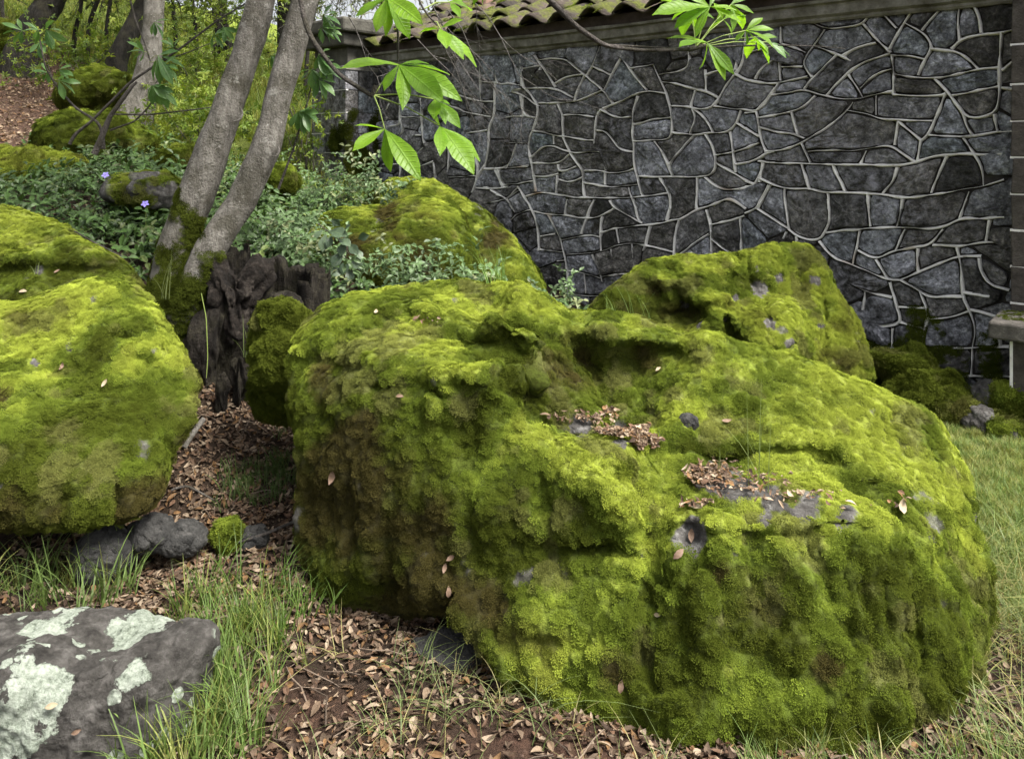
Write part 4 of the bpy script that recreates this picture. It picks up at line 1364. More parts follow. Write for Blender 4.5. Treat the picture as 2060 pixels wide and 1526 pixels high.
def stone_mesh(name, poly, thick, proud, rg, to_world):
    """a rough-faced stone from its outline in wall coordinates (u,z)"""
    c = poly.mean(0)
    n = len(poly)
    rings = [(1.0, -thick), (1.0, 0.004), (0.93, proud * 0.75), (0.78, proud), (0.5, proud * 1.15), (0.22, proud * 1.1)]
    tilt = rg.normal(size=2) * 0.09
    V = []
    for s, d in rings:
        q = c + (poly - c) * s
        dd = np.full(n, d)
        if d > 0.005:
            q3 = np.stack([q[:, 0], q[:, 1], q[:, 0] * 0], 1)
            dd = d + 0.010 * fbm(q3 * 11, 3, 77) + 0.006 * vnoise(q3 * 40, 5) + (q - c) @ tilt
            dd = np.maximum(dd, 0.003)
        V.append(np.stack([q[:, 0], dd, q[:, 1]], 1))
    V.append(np.array([[c[0], proud * 1.1, c[1]]]))
    V = np.vstack(V)
    Q, T = [], []
    k = np.arange(n)
    for r in range(len(rings) - 1):
        Q.append(np.stack([r * n + k, r * n + (k + 1) % n, (r + 1) * n + (k + 1) % n, (r + 1) * n + k], 1))
    r = len(rings) - 1
    T = np.stack([r * n + k, r * n + (k + 1) % n, np.full(n, len(V) - 1)], 1)
    return mesh_np(name, to_world(V), np.vstack(Q), T, smooth=False)


def box_np(u0, u1, d0, d1, z0, z1):
    v = [(u, d, z) for u in (u0, u1) for d in (d0, d1) for z in (z0, z1)]
    q = [(0, 1, 3, 2), (4, 6, 7, 5), (0, 4, 5, 1), (2, 3, 7, 6), (0, 2, 6, 4), (1, 5, 7, 3)]
    return np.array(v, float), np.array(q)


def wbox(name, u0, u1, d0, d1, z0, z1, mat, parent, bevel=0.0):
    v, q = box_np(u0, u1, d0, d1, z0, z1)
    me = mesh_np(name, wp(v[:, 0], v[:, 1], v[:, 2]), quads=q, smooth=False)
    o = link(name, me, mat, parent) if parent is BUILD else sub(name, me, mat, parent)
    if bevel:
        b = o.modifiers.new('bevel', 'BEVEL')
        b.width = bevel
        b.segments = 2
    return o


def wprofile(name, prof, u0, u1, mat, parent, n=40, wob=0.004):
    """a moulding: profile [(d,z)] drawn along the wall"""
    us = np.linspace(u0, u1, n)
    V = []
    for u in us:
        for d, z in prof:
            V.append((u, d, z))
    V = np.array(V)
    q3 = V * np.array([3.0, 9, 9])
    V[:, 1] += wob * vnoise(q3, 4)
    V[:, 2] += wob * vnoise(q3, 8)
    m = len(prof)
    Q = [(i * m + j, (i + 1) * m + j, (i + 1) * m + (j + 1) % m, i * m + (j + 1) % m) for i in range(n - 1) for j in range(m)]
    caps = []
    for b in (0, (n - 1) * m):
        for j in range(1, m - 1):
            caps.append((b, b + j, b + j + 1))
    me = mesh_np(name, wp(V[:, 0], V[:, 1], V[:, 2]), quads=Q, tris=caps, smooth=False)
    return link(name, me, mat, parent)


BUILD = empty('stone_building', wp(3.0, 0, 0.0))
tag(BUILD, 'dark rubble-stone building with white pointing, tiled roof and corner pillars', 'building')

wall_bed = wbox('wall', UA, UB, -0.35, -0.012, ZA, ZB, M_BED, BUILD)
CELL = 0.009
LINES = wall_lines()
nuc, nzc = int((UB - UA) / CELL), int((ZB - ZA) / CELL)
free = np.ones((nzc, nuc), bool)
free[[0, -1], :] = False
free[:, [0, -1]] = False
RIBS = []
for p in LINES:
    p = smooth_line(p, 2)
    q = resample(p, CELL * 0.5)
    iu = ((q[:, 0] - UA) / CELL).astype(int)
    iz = ((q[:, 1] - ZA) / CELL).astype(int)
    for a in (-1, 0, 1):
        for b in (-1, 0, 1):
            x, y = iu + a, iz + b
            ok = (x >= 0) & (x < nuc) & (y >= 0) & (y < nzc)
            free[y[ok], x[ok]] = False
    RIBS.append(resample(p, 0.028))
# stones where the traced courses leave a wide blank are cut by straight joints
lab, nl = label_regions(free)
rg = np.random.default_rng(21)
size = np.bincount(lab[lab >= 0], minlength=nl)
for k in np.nonzero(size > 0.17 / CELL ** 2)[0]:
    ii, jj = np.nonzero(lab == k)
    ns = int(size[k] * CELL ** 2 / 0.075) + 1
    pick = rg.choice(len(ii), ns, replace=False)
    ci, cj = ii * 1.2, jj * 1.0
    for _ in range(3):                                    # spread the stones evenly
        si, sj = ci[pick], cj[pick]
        near = ((ci[:, None] - si[None]) ** 2 + (cj[:, None] - sj[None]) ** 2).argmin(1)
        pick = np.array([np.nonzero(near == q)[0][((ci[near == q] - ci[near == q].mean()) ** 2 + (cj[near == q] - cj[near == q].mean()) ** 2).argmin()] for q in range(ns)])
    si, sj = ci[pick], cj[pick]
    d2 = (ci[:, None] - si[None]) ** 2 + (cj[:, None] - sj[None]) ** 2
    o = np.argsort(d2, 1)[:, :2] if ns > 1 else None
    if o is None:
        continue
    q2 = np.take_along_axis(d2, o, 1)
    sep = np.hypot(si[o[:, 0]] - si[o[:, 1]], sj[o[:, 0]] - sj[o[:, 1]])
    cut = (q2[:, 1] - q2[:, 0]) / (2 * np.maximum(sep, 1e-6)) < 1.1
    free[ii[cut], jj[cut]] = False
lab, nl = label_regions(free)
size = np.bincount(lab[lab >= 0], minlength=nl)
n_st = 0
order = np.argsort(-size)
for k in order:
    if size[k] < 22:
        continue
    ii, jj = np.nonzero(lab == k)
    i0, i1, j0, j1 = ii.min(), ii.max() + 1, jj.min(), jj.max() + 1
    lp = trace_contour(lab[i0:i1, j0:j1] == k)
    if len(lp) < 10:
        continue
    for _ in range(3):
        lp = 0.25 * np.roll(lp, 1, 0) + 0.5 * lp + 0.25 * np.roll(lp, -1, 0)
    poly = np.stack([UA + (lp[:, 1] + j0) * CELL, ZA + (lp[:, 0] + i0) * CELL], 1)
    poly = resample(np.vstack([poly, poly[:1]]), 0.03)[:-1]
    if len(poly) < 5:
        continue
    big = min(1.0, size[k] * CELL ** 2 / 0.05)
    me = stone_mesh('stone', poly, 0.02, 0.009 + 0.024 * big * rg.random(), rg, lambda V: wp(V[:, 0], V[:, 1], V[:, 2]))
    sub('stone', me, M_STONE, wall_bed)
    n_st += 1
print('wall stones', n_st)


def ribs_mesh():
    V, Q = [], []
    for p in RIBS:
        n = len(p)
        if n < 2:
            continue
        t = np.gradient(p, axis=0)
        t /= np.maximum(np.linalg.norm(t, axis=1, keepdims=True), 1e-9)
        nr = np.stack([-t[:, 1], t[:, 0]], 1)
        q3 = np.stack([p[:, 0], p[:, 1], p[:, 0] * 0], 1)
        w = 0.0074 * (1 + 0.55 * vnoise(q3 * 17, 3)) * (1 - 0.8 * sstep(0.45, 0.9, vnoise(q3 * 3.1, 12)))
        p2 = p + nr * (0.004 * vnoise(q3 * 10, 6))[:, None]
        hgt = 0.021 + 0.006 * vnoise(q3 * 9, 8) - 0.012 * sstep(0.35, 0.9, vnoise(q3 * 3.1, 12))
        base = len(V)
        for i in range(n):
            for s, h in ((-1.15, -0.012), (-0.75, 0), (-0.35, 1), (0.35, 1), (0.75, 0), (1.15, -0.012)):
                a = p2[i] + nr[i] * w[i] * s
                d = hgt[i] if h == 1 else (hgt[i] * 0.72 if h == 0 else -0.012)
                V.append((a[0], d, a[1]))
        for i in range(n - 1):
            for j in range(5):
                a = base + i * 6 + j
                Q.append((a, a + 6, a + 7, a + 1))
    V = np.array(V)
    keep = (V[:, 0] > UA - 0.02) & (V[:, 0] < UB) & (V[:, 2] < ZB + 0.02)
    Q = np.array(Q)
    Q = Q[keep[Q].all(1)]
    return mesh_np('mortar', wp(V[:, 0], V[:, 1], V[:, 2]), quads=Q, smooth=True)


sub('mortar', ribs_mesh(), M_MORTAR, wall_bed)

# cornice, fascia board
wprofile('cornice', [(-0.05, 2.48), (0.035, 2.48), (0.05, 2.495), (0.05, 2.51), (0.085, 2.525), (0.09, 2.595), (0.125, 2.603), (0.125, 2.625), (-0.05, 2.625)], UA, UB, M_CONC, BUILD)
wprofile('fascia_board', [(0.0, 2.627), (0.115, 2.627), (0.13, 2.71), (0.0, 2.71)], UA - 0.1, UB, M_FASCIA, BUILD, wob=0.003)

# roof: pan tiles laid in courses
PITCH = math.radians(24)
roof = wbox('roof', UA - 0.05, UB, -4.6, -4.55, 2.6, 2.65, M_FASCIA, BUILD)
rv, rq = [], []
for u in (UA - 0.05, UB):
    for d, z in ((0.12, 2.71), (-4.5, 2.71 + 4.62 * math.tan(PITCH)), (-4.5, 2.67 + 4.62 * math.tan(PITCH)), (0.12, 2.675)):
        rv.append((u, d, z))
rv = np.array(rv)
roof.data = mesh_np('roof', wp(rv[:, 0], rv[:, 1], rv[:, 2]), quads=[(0, 1, 5, 4), (2, 3, 7, 6), (3, 0, 4, 7), (1, 2, 6, 5), (0, 3, 2, 1), (4, 5, 6, 7)], smooth=False)
roof.data.materials.append(M_FASCIA)
TW, TL = 0.335, 0.40


def tile_mesh(rg):
    """an S-shaped pan tile: x across, y up the slope, z out of it"""
    nx, V, Q = 18, [], []
    for top in (1, 0):
        for y in (0.0, 0.12, 0.30, TL + 0.06):
            for i in range(nx + 1):
                s = i / nx
                z = 0.048 * math.sin(2 * math.pi * s - 0.6) + 0.02
                x = (s - 0.5) * (TW + 0.035)
                V.append((x, y, z + (0.0 if top else -0.017) - 0.03 * y / TL + rg.normal() * 0.0015))
    m = nx + 1
    for b in (0, 4 * m):
        for r in range(3):
            for i in range(nx):
                a = b + r * m + i
                Q.append((a, a + 1, a + m + 1, a + m) if b == 0 else (a, a + m, a + m + 1, a + 1))
    for i in range(nx):
        Q.append((i, 4 * m + i, 4 * m + i + 1, i + 1))
    return mesh_np('tile', V, quads=Q)


TILES = [tile_mesh(np.random.default_rng(k)) for k in range(3)]
for t in TILES:
    t.materials.append(M_TILE)
rg = np.random.default_rng(9)
ncol, nrow = 20, 10
ax = Vector(WU)
sl_dir = Vector(WN * math.cos(PITCH) + np.array([0, 0, math.sin(PITCH)]))
nrm = ax.cross(sl_dir).normalized()
if nrm.z < 0:
    nrm = -nrm
for r in range(nrow):
    for c in range(ncol):
        u = UA - 0.02 + TW * (c + 0.5) + rg.normal() * 0.008
        base = Vector(wp(u, 0.24, 2.69)) + sl_dir * (r * TL + rg.normal() * 0.012) + nrm * (0.028 + rg.normal() * 0.006)
        o = bpy.data.objects.new('tile', TILES[int(rg.integers(3))])
        COL.objects.link(o)
        o.parent = roof
        rot = Matrix((ax, sl_dir, nrm)).transposed().to_4x4()
        o.matrix_basis = Matrix.Translation(base) @ rot @ Matrix.Rotation(rg.normal() * 0.025, 4, 'Z') @ Matrix.Rotation(rg.normal() * 0.03, 4, 'X')

# the moss growing along the roof tiles
n = 1300
uu = rg.random(n) * (ncol * TW) + UA
rr = rg.random(n) ** 1.3 * nrow * TL
ph = ((uu - UA + 0.02) / TW) % 1.0
zz = 0.048 * np.sin(2 * np.pi * (ph) - 0.6) + 0.05
q3 = np.stack([uu, rr, uu * 0], 1)
keep = (fbm(q3 * 2.0, 3, 3) + 0.35 * np.cos(2 * np.pi * (ph - 0.85)) > 0.3)
pt = wp(uu, 0.24, 2.69) + rr[:, None] * np.array(sl_dir) + zz[:, None] * np.array(nrm)
pt, m = pt[keep], int(keep.sum())
mc = moss_color(pt, np.tile(np.array(nrm), (m, 1)), None, -0.35, 40)
o = scatter('moss', TUFTS, pt, euler_from(np.tile(np.array(nrm), (m, 1)) + rg.normal(0, .2, (m, 3)), rg.random(m) * 6.28), 1.2 + 1.6 * rg.random(m),
            rg.integers(0, 5, m), mc, M_TUFT)
o.parent = roof

# left corner pillar of squared blocks with a stepped cap
def pillar(name, u0, u1, d1, z0, z1, courses, mat, seed, face_only=False):
    core = wbox(name, u0 + 0.012, u1 - 0.012, -0.3, d1 - 0.014, z0, z1, M_BED, BUILD)
    rg = np.random.default_rng(seed)
    zs = courses
    for i in range(len(zs) - 1):
        za, zb = zs[i], zs[i + 1]
        cut = u0 + (u1 - u0) * (0.42 + 0.25 * (i % 2) + 0.06 * rg.normal())
        for ua, ub in ((u0, cut), (cut, u1)):
            g = 0.005
            pr = 0.006 + 0.008 * rg.random()
            v, q = box_np(ua + g, ub - g, -0.02 if False else d1 - 0.16, d1 + pr, za + g, zb - g)
            v = v + rg.normal(size=v.shape) * 0.003
            # right return of the pillar shows its own block ends
            me = mesh_np('block', wp(v[:, 0], v[:, 1], v[:, 2]), quads=q, smooth=False)
            b = sub('block', me, mat, core)
            bv = b.modifiers.new('bevel', 'BEVEL')
            bv.width = 0.006
            bv.segments = 2
        # return side
        v, q = box_np(u1 - 0.05, u1 + 0.004 + 0.006 * rg.random(), -0.01, d1 - 0.17, za + 0.005, zb - 0.005)
        me = mesh_np('block', wp(v[:, 0], v[:, 1], v[:, 2]), quads=q, smooth=False)
        sub('block', me, mat, core)
    # pointing between the blocks
    V, Q = [], []
    for z in zs[1:-1]:
        v, q = box_np(u0 - 0.002, u1 + 0.002, d1 - 0.02, d1 + 0.006, z - 0.007, z + 0.007)
        Q += [tuple(a + len(V) for a in f) for f in q]
        V += v.tolist()
    V = np.array(V)
    sub('mortar', mesh_np('mortar', wp(V[:, 0], V[:, 1], V[:, 2]), quads=Q, smooth=False), M_MORTAR, core)
    return core


pz = [0.6, 0.82, 1.05, 1.27, 1.5, 1.72, 1.95, 2.2, 2.44]
pl = pillar('pillar', UA - 0.66, UA - 0.02, 0.43, 0.5, 2.44, pz, M_STONE, 3)
wbox('pillar_neck', UA - 0.64, UA - 0.03, -0.3, 0.41, 2.441, 2.68, M_CAP, BUILD, 0.01)
wbox('pillar_band', UA - 0.67, UA - 0.01, -0.32, 0.445, 2.42, 2.47, M_CONC, BUILD, 0.008)
wbox('pillar_cap', UA - 0.74, UA + 0.06, -0.4, 0.53, 2.681, 2.82, M_CAP, BUILD, 0.02)
wbox('pillar_cap', UA - 0.82, UA + 0.14, -0.48, 0.6, 2.821, 2.98, M_CAP, BUILD, 0.03)
# moss on the return of the pillar
n = 1500
uu = np.where(rg.random(n) < 0.72, UA - 0.012, UA - 0.02 - 0.25 * rg.random(n))
dd = np.where(uu > UA - 0.015, rg.random(n) * 0.43, 0.44)
zz = 0.75 + rg.random(n) * 1.4
nr = np.where((uu > UA - 0.015)[:, None], WU[None], -WN[None])
pt = wp(uu, dd, zz)
keep = (fbm(pt * 3, 3, 6) + 0.9 - (zz - 0.9) * 0.7 - np.where(uu > UA - 0.015, 0, (UA - uu) * 5)) > 0.25
pt, nr = pt[keep], nr[keep]
m = len(pt)
o = scatter('moss', TUFTS, pt, euler_from(nr + rg.normal(0, .2, (m, 3)), rg.random(m) * 6.28), 1.6 + 1.6 * rg.random(m), rg.integers(0, 5, m),
            np.tile(MOSS_OLIVE * 0.8, (m, 1)) * (0.7 + 0.6 * rg.random((m, 1))), M_TUFT)
o.parent = pl

# buttress at the right picture edge
M_BUTT = mat_simple('brown_dressed_stone', [(0.3, (0.03, 0.026, 0.022)), (0.6, (0.085, 0.075, 0.065)), (0.8, (0.15, 0.14, 0.125))], 10, bump=0.015, bscale=35)
ub, _ = px_to_wall(2033, 400, 0.22)
pillar('buttress', ub, ub + 0.75, 0.22, -0.2, 2.5, [-0.1, 0.2, 0.42, 0.64, 0.86, 1.08, 1.3, 1.52, 1.74, 1.96, 2.2, 2.5], M_BUTT, 8)

# moss at the foot of the wall
n = 2600
uu = 3.9 + 2.1 * rg.random(n)
zz = rg.random(n) ** 1.5 * 0.5 + 0.0
q3 = np.stack([uu, zz, uu * 0], 1)
keep = fbm(q3 * np.array([3.2, 1.2, 1]), 3, 16) - zz * 1.6 > 0.15
pt = wp(uu, 0.02, zz)[keep]
m = len(pt)
o = scatter('moss', TUFTS, pt, euler_from(np.tile(-WN + np.array([0, 0, .4]), (m, 1)) + rg.normal(0, .2, (m, 3)), rg.random(m) * 6.28), 0.8 + 0.8 * rg.random(m), rg.integers(0, 5, m),
            np.tile(MOSS_OLIVE, (m, 1)) * (0.7 + 0.6 * rg.random((m, 1))), M_TUFT)
o.parent = wall_bed

# ------------------------------------------------------------------ the bench
bench = empty('stone_bench', wp(ub + 0.3, 0.5, 0))
tag(bench, 'grey stone bench slab with moss on top at the right picture edge', 'bench')
M_SLAB = mat_simple('bench_stone', [(0.3, (0.05, 0.047, 0.04)), (0.55, (0.11, 0.1, 0.09)), (0.75, (0.2, 0.185, 0.165))], 16, bump=0.01, bscale=90)
bu = ub - 0.05
v, q = box_np(bu, bu + 1.6, 0.235, 0.66, 0.50, 0.595)
me = mesh_np('seat_slab', wp(v[:, 0], v[:, 1], v[:, 2]), quads=q, smooth=False)
o = link('seat_slab', me, M_SLAB, bench)
bv = o.modifiers.new('bevel', 'BEVEL')
bv.width = 0.012
bv.segments = 2
n = 700
pt = wp(bu + 0.02 + 1.1 * rg.random(n), 0.24 + 0.3 * rg.random(n), np.full(n, 0.596))
pt = pt[fbm(pt * 7, 3, 4) > -0.05]
m = len(pt)
scatter('moss', TUFTS, pt, euler_from(np.tile(np.array([0, 0, 1.0]), (m, 1)) + rg.normal(0, .2, (m, 3)), rg.random(m) * 6.28), 0.35 + 0.4 * rg.random(m), rg.integers(0, 5, m),
        np.tile(MOSS_OLIVE * 1.2, (m, 1)), M_TUFT, bench)
for k, (a, b) in enumerate(((bu + 0.1, bu + 0.42), (bu + 1.2, bu + 1.5))):
    v, q = box_np(a, b, 0.24, 0.6, -0.12, 0.498)
    me = mesh_np('support', wp(v[:, 0], v[:, 1], v[:, 2]), quads=q, smooth=False)
    o = link('support', me, M_BUTT, bench)
    bv = o.modifiers.new('bevel', 'BEVEL')
    bv.width = 0.01
    bv.segments = 2
    v, q = box_np(a - 0.003, a + 0.012, 0.594, 0.604, -0.05, 0.49)
    sub('pointing', mesh_np('pointing', wp(v[:, 0], v[:, 1], v[:, 2]), quads=q, smooth=False), M_MORTAR, o)

# ------------------------------------------------------------------ trees, branches
def tube(path, radii, segs=14, wob=0.0, seed=0, step=None, cap=True):
    path = np.array(path, float)
    radii = np.array(radii, float)
    if step:
        d = np.concatenate([[0], np.cumsum(np.linalg.norm(np.diff(path, axis=0), axis=1))])
        n = max(3, int(d[-1] / step))
        t = np.linspace(0, d[-1], n)
        pr = np.hstack([path, radii[:, None]])
        # smooth (Catmull-like) by averaging an oversampled polyline
        q = np.stack([np.interp(t, d, pr[:, k]) for k in range(4)], 1)
        for _ in range(max(2, n // 12)):
            q[1:-1] = 0.25 * q[:-2] + 0.5 * q[1:-1] + 0.25 * q[2:]
        path, radii = q[:, :3], q[:, 3]
    n = len(path)
    t = np.gradient(path, axis=0)
    t /= np.maximum(np.linalg.norm(t, axis=1, keepdims=True), 1e-9)
    ref = np.array([0.3, 1.0, 0.05])
    a = np.cross(t, ref)
    a /= np.maximum(np.linalg.norm(a, axis=1, keepdims=True), 1e-9)
    b = np.cross(t, a)
    ph = np.linspace(0, 2 * np.pi, segs, endpoint=False)
    V = path[:, None, :] + radii[:, None, None] * (np.cos(ph)[None, :, None] * a[:, None, :] + np.sin(ph)[None, :, None] * b[:, None, :])
    V = V.reshape(-1, 3)
    if wob:
        dirn = V - np.repeat(path, segs, 0)
        V = V + dirn * (wob * fbm(V * np.array([9, 9, 3.0]), 3, seed))[:, None]
    i, j = np.meshgrid(np.arange(n - 1), np.arange(segs), indexing='ij')
    q = np.stack([i * segs + j, i * segs + (j + 1) % segs, (i + 1) * segs + (j + 1) % segs, (i + 1) * segs + j], -1).reshape(-1, 4)
    return V, q


class Parts:
    """collects tubes into one mesh"""
    def __init__(self):
        self.v, self.q, self.n = [], [], 0

    def add(self, v, q):
        self.v.append(v)
        self.q.append(np.asarray(q) + self.n)
        self.n += len(v)

    def mesh(self, name):
        return mesh_np(name, np.vstack(self.v), quads=np.vstack(self.q))


def PP(lst):
    return np.array([P(*a) for a in lst])


def leaf_cloud(name, centres, n, spread, size, cols, mat, parent, seed, flat=0.6):
    rg = np.random.default_rng(seed)
    c = np.asarray(centres)[rg.integers(0, len(centres), n)]
    pt = c + rg.normal(0, 1, (n, 3)) * np.asarray(spread)
    nr = rg.normal(0, 0.7, (n, 3)) + np.array([0, 0, flat])
    cc = np.asarray(cols)[rg.integers(0, len(cols), n)] * (0.7 + 0.6 * rg.random((n, 1)))
    return scatter(name, CROWN_LEAVES, pt, euler_from(nr, rg.random(n) * 6.28), size * (0.6 + 0.8 * rg.random(n)), rg.integers(0, len(CROWN_LEAVES), n), cc, mat, parent)


def spray_proto(rng):
    """a sprig of seven leaflets"""
    V, T = [], []
    for k in range(7):
        v, t = leaf_proto(rng, 1.0, 0.36, -0.3)
        v = v + np.array([0.55, 0, 0])
        a = k * 0.9 + rng.normal() * 0.3
        s = 0.7 + 0.5 * rng.random()
        p = rng.normal() * 0.35
        R = np.array([[math.cos(a), -math.sin(a), 0], [math.sin(a), math.cos(a), 0], [0, 0, 1]]) @ np.array([[math.cos(p), 0, -math.sin(p)], [0, 1, 0], [math.sin(p), 0, math.cos(p)]])
        T += [tuple(q + len(V) for q in tr) for tr in t]
        V += [tuple(q) for q in (v * s) @ R.T]
    return np.array(V), np.array(T)


_r = np.random.default_rng(17)
CROWN_LEAVES = [spray_proto(_r) for _ in range(3)]
GREENS = [(0.11, 0.17, 0.02), (0.15, 0.21, 0.025), (0.08, 0.13, 0.02), (0.2, 0.25, 0.03)]

# the twin-trunk tree
tree = empty('tree', P(345, 690, 3.98))
tag(tree, 'grey twin-trunk tree with pale bark flecks and mossy foot', 'tree')
pa = [(325, 720, 3.95), (330, 650, 3.97), (338, 590, 4.0), (352, 500, 4.02), (388, 400, 4.05), (425, 310, 4.08), (442, 265, 4.1), (462, 210, 4.12), (482, 150, 4.15), (505, 75, 4.17), (525, 0, 4.2), (560, -200, 4.3), (600, -500, 4.45), (610, -900, 4.6)]
ra = 0.83 * np.array([.15, .135, .125, .113, .109, .102, .1, .095, .09, .086, .083, .075, .06, .03])
v, q = tube(PP(pa), ra, 40, 0.08, 41, 0.018)
# swollen branch scar
for c, rad, amt in ((P(470, 232, 4.05), 0.07, 0.016), (P(480, 265, 4.1), 0.06, -0.006)):
    d = np.linalg.norm(v - c, axis=1)
    v += (v - np.array([0, 0.0, 0]) - (v - (c - np.array([0, -0.1, 0])))) * 0
    nrm_ = v - (c + np.array([0, 0.09, 0]))
    nrm_ /= np.linalg.norm(nrm_, axis=1, keepdims=True)
    v = v + nrm_ * (amt * np.exp(-(d / rad) ** 2))[:, None]
tr_a = link('trunk', mesh_np('trunk', v, q), M_BARK, tree)
pb = [(350, 680, 3.95), (372, 600, 3.9), (392, 560, 3.9), (432, 490, 3.93), (484, 405, 3.98), (519, 335, 4.0), (540, 285, 4.02), (550, 240, 4.04), (562, 180, 4.06), (590, 80, 4.1), (615, 0, 4.12), (650, -150, 4.2), (720, -450, 4.35), (760, -800, 4.5)]
rb_ = [.1, .088, .085, .081, .079, .079, .076, .074, .073, .072, .07, .064, .05, .03]
v, q = tube(PP(pb), np.array(rb_) * .96, 40, 0.08, 43, 0.018)
c = P(548, 302, 3.98)
d = np.linalg.norm(v - c, axis=1)
nrm_ = v - P(528, 300, 4.02)
nrm_ /= np.linalg.norm(nrm_, axis=1, keepdims=True)
v = v + nrm_ * (0.018 * np.exp(-(d / 0.05) ** 2))[:, None]
tr_b = link('trunk', mesh_np('trunk', v, q), M_BARK, tree)
for (px, py, Y), tr, rx in (((474, 228, 4.0), tr_a, .03), ((551, 303, 3.94), tr_b, .022)):
    c = P(px, py, Y)
    rg = np.random.default_rng(int(px))
    ph = np.linspace(-1.9, 1.2, 20)
    ring = np.stack([c[0] + rx * np.cos(ph), np.full(20, c[1]) + 0.012 * np.cos(ph), c[2] + rx * 1.35 * np.sin(ph)], 1)
    v, q = tube(ring, rx * 0.26 * np.sin(np.linspace(0.1, 3.04, 20)) + .001, 7, 0.5, int(py))
    sub('branch_scar', mesh_np('branch_scar', v, q), M_BARK, tr)
# moss and lichen sheath round the foot
n = 4000
rg = np.random.default_rng(77)
k = rg.integers(0, 2, n)
pts, nrs = [], []
for path, rad, lo, hi, m in ((PP(pa), np.array(ra), 0, 4.2, n * 3 // 4), (PP(pb), np.array(rb_), 0, 3.2, n // 4)):
    s = rg.random(m) ** 1.3 * hi
    i = np.floor(s).astype(int)
    f = (s - i)[:, None]
    c = path[i] * (1 - f) + path[i + 1] * f
    r = rad[i] * (1 - f[:, 0]) + rad[i + 1] * f[:, 0]
    a = rg.random(m) * 2 * np.pi
    dr = np.stack([np.cos(a), np.sin(a), a * 0], 1)
    pts.append(c + dr * r[:, None] * 1.0)
    nrs.append(dr + np.array([0, 0, .3]))
pts, nrs = np.vstack(pts), np.vstack(nrs)
kp = fbm(pts * 7, 3, 3) + 1.5 * (0.98 - pts[:, 2]) / 0.35 + 0.5 * rg.random(len(pts)) > 0.3
pts, nrs = pts[kp], nrs[kp]
m = len(pts)
scatter('moss', TUFTS, pts, euler_from(nrs, rg.random(m) * 6.28), 0.8 + 0.7 * rg.random(m), rg.integers(0, 5, m),
        np.clip((MOSS_OLIVE * 0.75)[None] * (0.6 + 0.8 * rg.random((m, 1))), 0, 1), M_TUFT, tree)
# limbs and crown above the picture
pp = Parts()
cr = []
rg = np.random.default_rng(4)
for top in (P(600, -500, 4.45), P(720, -450, 4.35), P(560, -200, 4.3)):
    for k in range(6):
        a = rg.random() * 6.28
        e = top + np.array([1.5 * math.cos(a), 1.4 * math.sin(a), 0.5 + 1.2 * rg.random()])
        mid = (top + e) / 2 + np.array([0, 0, 0.25])
        pp.add(*tube([top, mid, e], [.04, .025, .008], 7, 0.1, k))
        cr += [e, mid + np.array([0, 0, .2]), e + rg.normal(0, .4, 3)]
link('limbs', pp.mesh('limbs'), M_BARK, tree)
cr = [c + np.array([-0.5, 0.1, 0.25]) for c in cr if True]
leaf_cloud('crown', cr, 800, (0.42, 0.42, 0.28), 0.10, GREENS, M_CROWN, tree, 8)


def bg_tree(label, path, hw, mat, crown_c, n, size, seed, spread=(0.6, 0.6, 0.5), cols=GREENS, twigs=10, name='tree', group='trees standing up the bank'):
    pts = PP(path)
    t = empty(name, pts[0])
    foot = pts[0] + (pts[0] - pts[1]) * 0.4
    foot[2] = float(gz(foot[:1], foot[1:2])[0]) - 0.5
    tag(t, label, 'tree', group)
    r = [h / F * p[2] for h, p in zip(hw, path)]
    v, q = tube(np.vstack([foot[None], pts]), [r[0] * 1.15] + r, 14, 0.08, seed, 0.12)
    link('trunk', mesh_np('trunk', v, q), mat, t)
    rg = np.random.default_rng(seed)
    pp = Parts()
    cs = []
    for k in range(twigs):
        s = pts[-1] * (0.3 + 0.7 * rg.random()) + 0
        i = rg.integers(len(pts) // 2, len(pts))
        s = pts[i] + rg.normal(0, .05, 3)
        cpt = P(*crown_c[int(rg.integers(len(crown_c)))]) + rg.normal(0, 0.5, 3) * np.array(spread)
        mid = (s + cpt) / 2 + rg.normal(0, 0.15, 3)
        pp.add(*tube([s, mid, cpt, cpt + rg.normal(0, .25, 3)], [r[-1] * 0.45, r[-1] * .25, r[-1] * .14, .002], 6, 0, k))
        for m in range(5):
            e = cpt + rg.normal(0, 0.4, 3)
            pp.add(*tube([mid * (1 - m / 5) + cpt * m / 5, (mid + e) / 2 + rg.normal(0, .08, 3), e], [r[-1] * .12, r[-1] * .08, .002], 5, 0, k))
        cs.append(cpt)
    if twigs:
        link('limbs', pp.mesh('limbs'), mat, t)
    if n:
        leaf_cloud('crown', cs, n, spread, size, cols, M_CROWN, t, seed)
    return t


YG = [(0.17, 0.24, 0.035), (0.22, 0.28, 0.05), (0.12, 0.18, 0.03)]
DG = [(0.06, 0.09, 0.02), (0.1, 0.13, 0.03), (0.13, 0.17, 0.03)]
bg_tree('dark leaning trunk beside the path at the upper left', [(40, 105, 11), (62, 60, 11.1), (105, 0, 11.3), (190, -150, 11.6), (260, -330, 12)], [32, 28, 25, 22, 14], M_BARKD,
        [(60, -120, 11), (200, -200, 11.5), (320, -170, 12), (-100, -100, 10.5)], 420, 0.13, 61, (0.8, 0.8, .4), DG, 8)
bg_tree('dark trunk slanting left of the grey one', [(235, 112, 10.3), (262, 70, 10.4), (296, 0, 10.6), (350, -130, 10.9), (390, -300, 11.2)], [20, 19, 18, 15, 10], M_BARKD,
        [(300, -120, 11), (420, -150, 11), (380, -40, 11.3)], 220, 0.12, 62, (.7, .7, .35), DG, 8)
